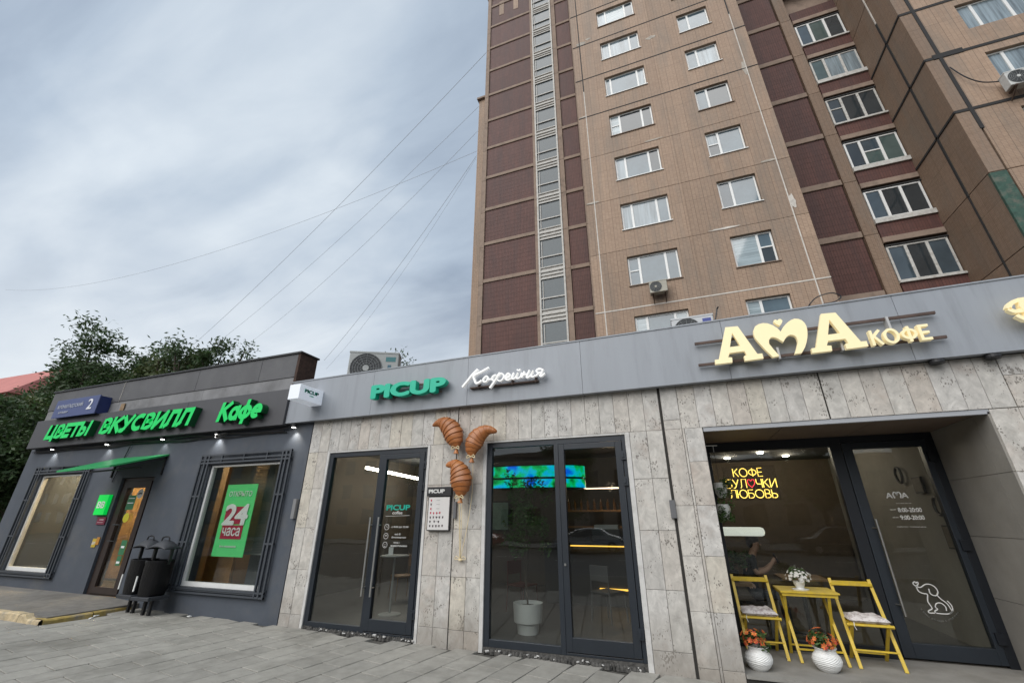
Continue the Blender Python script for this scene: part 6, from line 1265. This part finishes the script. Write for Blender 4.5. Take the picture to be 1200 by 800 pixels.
for (x, y) in ((-9.75, 5.45), (-9.9, 5.6), (-8.4, 6.2)): lt_.obox(Matrix.Translation((x, y, gl(x, y) + .012)) @ Matrix.Rotation(x * 3, 4, 'Z'), .07, .04, .015)
lt_.build('litter', M_white, None, kind='stuff')

# ================================================================== TREES BEHIND
def tree(loc, h, crown, label, m, seed, n=70, leaf=.10, per=130):
    rnd = random.Random(seed); t = thing('leafy_tree', loc, label, 'tree', 'trees behind the dark shop'); x, y, z = loc
    tk = MB(); tk.tube([(x, y, z - .4), (x + .05, y, z + h * .25), (x - .1, y, z + h * .45), (x, y, z + h * .7)], [h * .025, h * .02, h * .014, h * .006], 9)
    ends = []
    for i in range(15):
        b0 = Vector((x, y, z + h * rnd.uniform(.22, .6))); a = rnd.uniform(0, 6.28); rr = rnd.uniform(.55, .95); tip = Vector((x + crown[0] * rr * math.cos(a), y + crown[1] * rr * math.sin(a), z + h * rnd.uniform(.5, .97)))
        mid = (b0 + tip) / 2 + Vector((0, 0, -h * .04)); tk.tube(smooth_pts([b0, mid, tip], 4), [h * .009] * 4 + [h * .005] * 4 + [h * .0025], 6); ends.append(tip); ends.append(mid)
        for k in range(3):
            q_ = mid + Vector((rnd.uniform(-1, 1), rnd.uniform(-1, 1), rnd.uniform(0, 1.2))) * h * .12; tk.tube([mid, q_], [h * .004, h * .0018], 5); ends.append(q_)
    tk.build('trunk', M_bark, t)
    cr_ = MB()
    for k in range(n):
        e_ = rnd.choice(ends); c = e_ + Vector((rnd.gauss(0, .12) * crown[0], rnd.gauss(0, .12) * crown[1], rnd.gauss(-.01, .05) * h)); s_ = rnd.uniform(.35, .95) * h * .075
        leaves(cr_, c, (s_ * 1.25, s_ * 1.1, s_ * .85), int(per * 1.5), leaf * .95 * rnd.uniform(.8, 1.2), seed * 1000 + k, True)
    for k in range(int(n * 1.1)):
        a = rnd.uniform(0, 6.28); rr = rnd.uniform(.25, 1) ** .6; zz_ = rnd.uniform(-1, 1); q_ = (1 - zz_ * zz_) ** .5
        c = Vector((x + crown[0] * .95 * rr * math.cos(a) * q_, y + crown[1] * .95 * rr * math.sin(a) * q_, z + h * (.62 + .33 * rr * zz_)))
        if noise.noise(c * .45 + Vector((seed, 0, 0))) < -.12: continue
        s_ = rnd.uniform(.3, .7) * h * .075; leaves(cr_, c, (s_ * 1.3, s_ * 1.1, s_ * .8), int(per * 1.5), leaf * .95, seed * 3000 + k, True)
    for e_ in ends:
        s_ = h * .05; leaves(cr_, e_, (s_, s_, s_), int(per * .8), leaf * .9, seed * 77 + int(e_.x * 31), True)
    cr_.build('crown', m, t); return t
tree((-31.4, 14, -.3), 12.3, (4.9, 1.7), 'tallest open crowned tree rising behind the blue street plate', M_leafd, 1, 200, .13, 130)
tree((-28.2, 14.6, -.3), 11.3, (3.4, 1.6), 'slim tree with separate spires beside the tallest one', M_leafd, 12, 90, .13, 120)
tree((-22.2, 14, -.3), 10.2, (2.9, 1.6), 'last tree before the bare stretch of parapet', M_leafd, 2, 100, .12, 120)
tree((-25.0, 14.5, -.3), 10.5, (3.6, 1.6), 'middle height tree filling the gap behind the parapet', M_leafy, 6, 120, .13, 120)
tree((-23.6, 8.6, -.3), 6.6, (3.4, 2.4), 'bushy dark tree at the picture edge beside the dark shop', M_leafd, 3, 190, .10, 160)
tree((-28.5, 11, -.3), 7.6, (4.5, 3.0), 'low dense tree behind the bushy one, below the pink roof', M_leafy, 4, 170, .12, 140)
tree((-33, 9, -.3), 6.3, (4.5, 3.0), 'shaded tree farthest towards the picture corner', M_leafd, 5, 140, .12, 130)
tree((-37.0, 15, -.3), 10.0, (3.6, 1.8), 'tree low in the crown group, in front of the pink roof edge', M_leafd, 9, 110, .12, 120)
tree((-13.0, 19, -.3), 10.3, (1.6, 1.5), 'sliver of a tree top showing beside the end of the parapet', M_leafd, 8, 30, .11, 90)
# red roofed building beyond
rb_ = thing('red_roofed_building', (-110, 39, -.4), 'distant building with a pink red tiled roof above the trees', 'building')
MB().box(-126, -97, 33, 47, -.4, 20.2).build('wall', mat('cream_wall', (.35, .3, .22), .9), rb_); mb = MB(); mb.add([(-127, 32, 20), (-96, 32, 20), (-96, 48, 20), (-127, 48, 20), (-124, 39, 27.2), (-98, 39, 26.7)], [(0, 1, 5, 4), (1, 2, 5), (2, 3, 4, 5), (3, 0, 4), (0, 3, 2, 1)]); mb.build('roof', mat('red_roof', (.42, .15, .13), .8, var=.15, nscale=.6), rb_)
for i in range(8): MB().box(-124 + i * 3.3, -122.6 + i * 3.3, 32.95, 33, 15.5, 17.5).build('window', P_dark[0], rb_)
# gate post and fence at the far edge
fe = thing('entrance_barrier', (-19.0, 8, 0), 'pale metal post and rails beside the far corner of the dark shop', 'fence')
MB().bar((-18.2, 7.6, -.1), (-18.2, 7.6, 2.25), .06, .06).build('post', M_steel, fe); MB().bar((-21, 7.65, .9), (-18.2, 7.62, .9), .04, .03).build('rail', M_steel, fe); MB().bar((-21, 7.65, .45), (-18.2, 7.62, .45), .04, .03).build('rail', M_steel, fe)

# ================================================================== OVERHEAD CABLES
M_cab = mat('overhead_cable', (.34, .35, .37), .7)
for i, (a, b, sag, r, lb_) in enumerate([((-10.0, 20.7, 37.35), (-62, 35, 22.5), 1.2, .022, 'uppermost overhead cable leaving the tower edge above all the others'), ((-11.9, 23.5, 35.2), (-62, 38, 24.2), 1.3, .018, 'second overhead cable from the top, running to the low horizon'), ((-11.9, 23.5, 32.2), (-57, 40, 25.0), 1.4, .018, 'third overhead cable, crossing the nearly level one'),
                                         ((-11.9, 23.5, 29.9), (-108, 30, 39.5), 4, .018, 'nearly level overhead cable stretching across the whole sky'), ((-11.9, 23.5, 29.4), (-33, 32, 17.0), .8, .02, 'steep overhead cable nearest the dark parapet'), ((-11.9, 23.5, 29.2), (-32.5, 32, 16.0), 1.4, .012, 'thin slack cable hanging just below the steep one')]):
    A_, B_ = Vector(a), Vector(b); pts = [A_.lerp(B_, k / 30) + Vector((0, 0, -4 * sag * (k / 30) * (1 - k / 30))) for k in range(31)]; mb = MB(); mb.tube(pts, r * .75, 5); tag(mb.build('overhead_cable', M_cab), lb_, 'cable', 'overhead cables across the sky')

# ================================================================== ACROSS THE STREET (seen in the shop glass)
random.seed(31)
def block(x0, x1, y, h, floors, label, m, d=14):
    t = thing('street_building', ((x0 + x1) / 2, y - d / 2, -.3), label, 'building', 'buildings across the street')
    MB().box(x0, x1, y - d, y, -.4, h).build('wall', m, t); MB().box(x0 - .3, x1 + .3, y - d, y + .3, h, h + .5).build('roof', M_beam, t)
    wm = MB().box(-.75, .75, 0, .05, 0, 1.6).mesh('window', P_dark[0]); n = int((x1 - x0) / 3.2); fh = (h - 1) / floors
    for f_ in range(floors):
        for i in range(n): place(wm, 'window', t, (x0 + 1.8 + i * 3.2, y, .6 + f_ * fh + .5))
    return t
block(-135, -66, -31, 16, 5, 'long tan block far along the street reflected in the farthest shop window', mat('tan_front', (.34, .24, .14), .9, var=.2))
block(-62, -25, -31, 15, 5, 'brown brick block across the street reflected at the far end', mat('brown_brick', (.36, .23, .12), .9, var=.2))
block(-23, -1, -34, 8.2, 2, 'pale low office block across the street reflected in the second door', mat('pale_front', (.36, .33, .29), .9, var=.15))
block(1, 30, -29, 6.2, 2, 'grey low shopping block across the street reflected in the coffee shop glass', mat('grey_front', (.24, .22, .2), .9, var=.15))
for i, (x, y, s_) in enumerate([(-19, -21, 8), (-8, -21.5, 9), (9, -20.5, 8)]):
    t_ = tree((x, y, -.2), s_, (2.6, 2.4), ['street tree reflected towards the dark shop', 'street tree reflected between the two stone doors', 'street tree reflected in the coffee shop glass'][i], M_leaf, 20 + i, 36, .14, 90); t_['group'] = 'trees across the street'
def car(loc, col, label):
    t = thing('parked_car', loc, label, 'car', 'cars parked across the street'); x, y, z = loc
    prof = [(-2.2, .35), (-2.25, .62), (-2.1, .86), (-1.5, .95), (-.85, 1.38), (-.3, 1.46), (.6, 1.42), (1.15, 1.05), (1.9, .92), (2.18, .72), (2.22, .4), (2.1, .28), (-2.1, .28)]
    mb = MB(); b0 = 0; n = len(prof)
    for s_, k in ((-1, .86), (-.92, 1), (.92, 1), (1, .86)):
        for (a, b) in prof: wv = .88 if b < 1.0 else .72; mb.v.append((x + a * (1 if abs(s_) < 1 else .985), y + s_ * wv, z + (b if abs(s_) < 1 else .3 + (b - .3) * .96)))
    for i in range(3):
        for j in range(n): mb.f.append((i * n + j, i * n + (j + 1) % n, (i + 1) * n + (j + 1) % n, (i + 1) * n + j))
    mb.f.append(tuple(range(n))); mb.f.append(tuple(3 * n + j for j in reversed(range(n)))); mb.build('body', mat('car_' + label.split()[0], col, .25, coat=1), t, smooth=True)
    for s_ in (-1, 1): MB().add([(x - 1.3, y + s_ * .885, z + .96), (.95 + x, y + s_ * .885, z + .96), (x + .5, y + s_ * .735, z + 1.34), (x - .8, y + s_ * .735, z + 1.33)], [(0, 1, 2, 3)]).build('side_window', P_dark[0], t)
    for wx in (-1.4, 1.35):
        for s_ in (-1, 1):
            w_ = MB(); w_.disc((x + wx, y + s_ * .8 - .1, z + .32), .32, .2, 24); w_ = w_.build('wheel', M_black, t); r_ = MB(); r_.disc((x + wx, y + s_ * .8 - (.11 if s_ < 0 else -.085), z + .32), .2, .025, 16); r_.build('rim', M_steel, w_)
    for s_ in (-1, 1): MB().box(x + 2.1, x + 2.2, y + s_ * .6 - .15, y + s_ * .6 + .15, z + .6, z + .72).build('headlight', M_white, t)
    return t
for x, c_, lb_ in ((-14, (.35, .03, .03), 'red hatchback'), (-5.5, (.55, .56, .58), 'silver saloon'), (2.5, (.6, .6, .6), 'white saloon'), (8.4, (.03, .035, .05), 'dark saloon')): car((x, -16.4, -.26), c_, lb_ + ' parked at the far kerb, seen as a reflection')
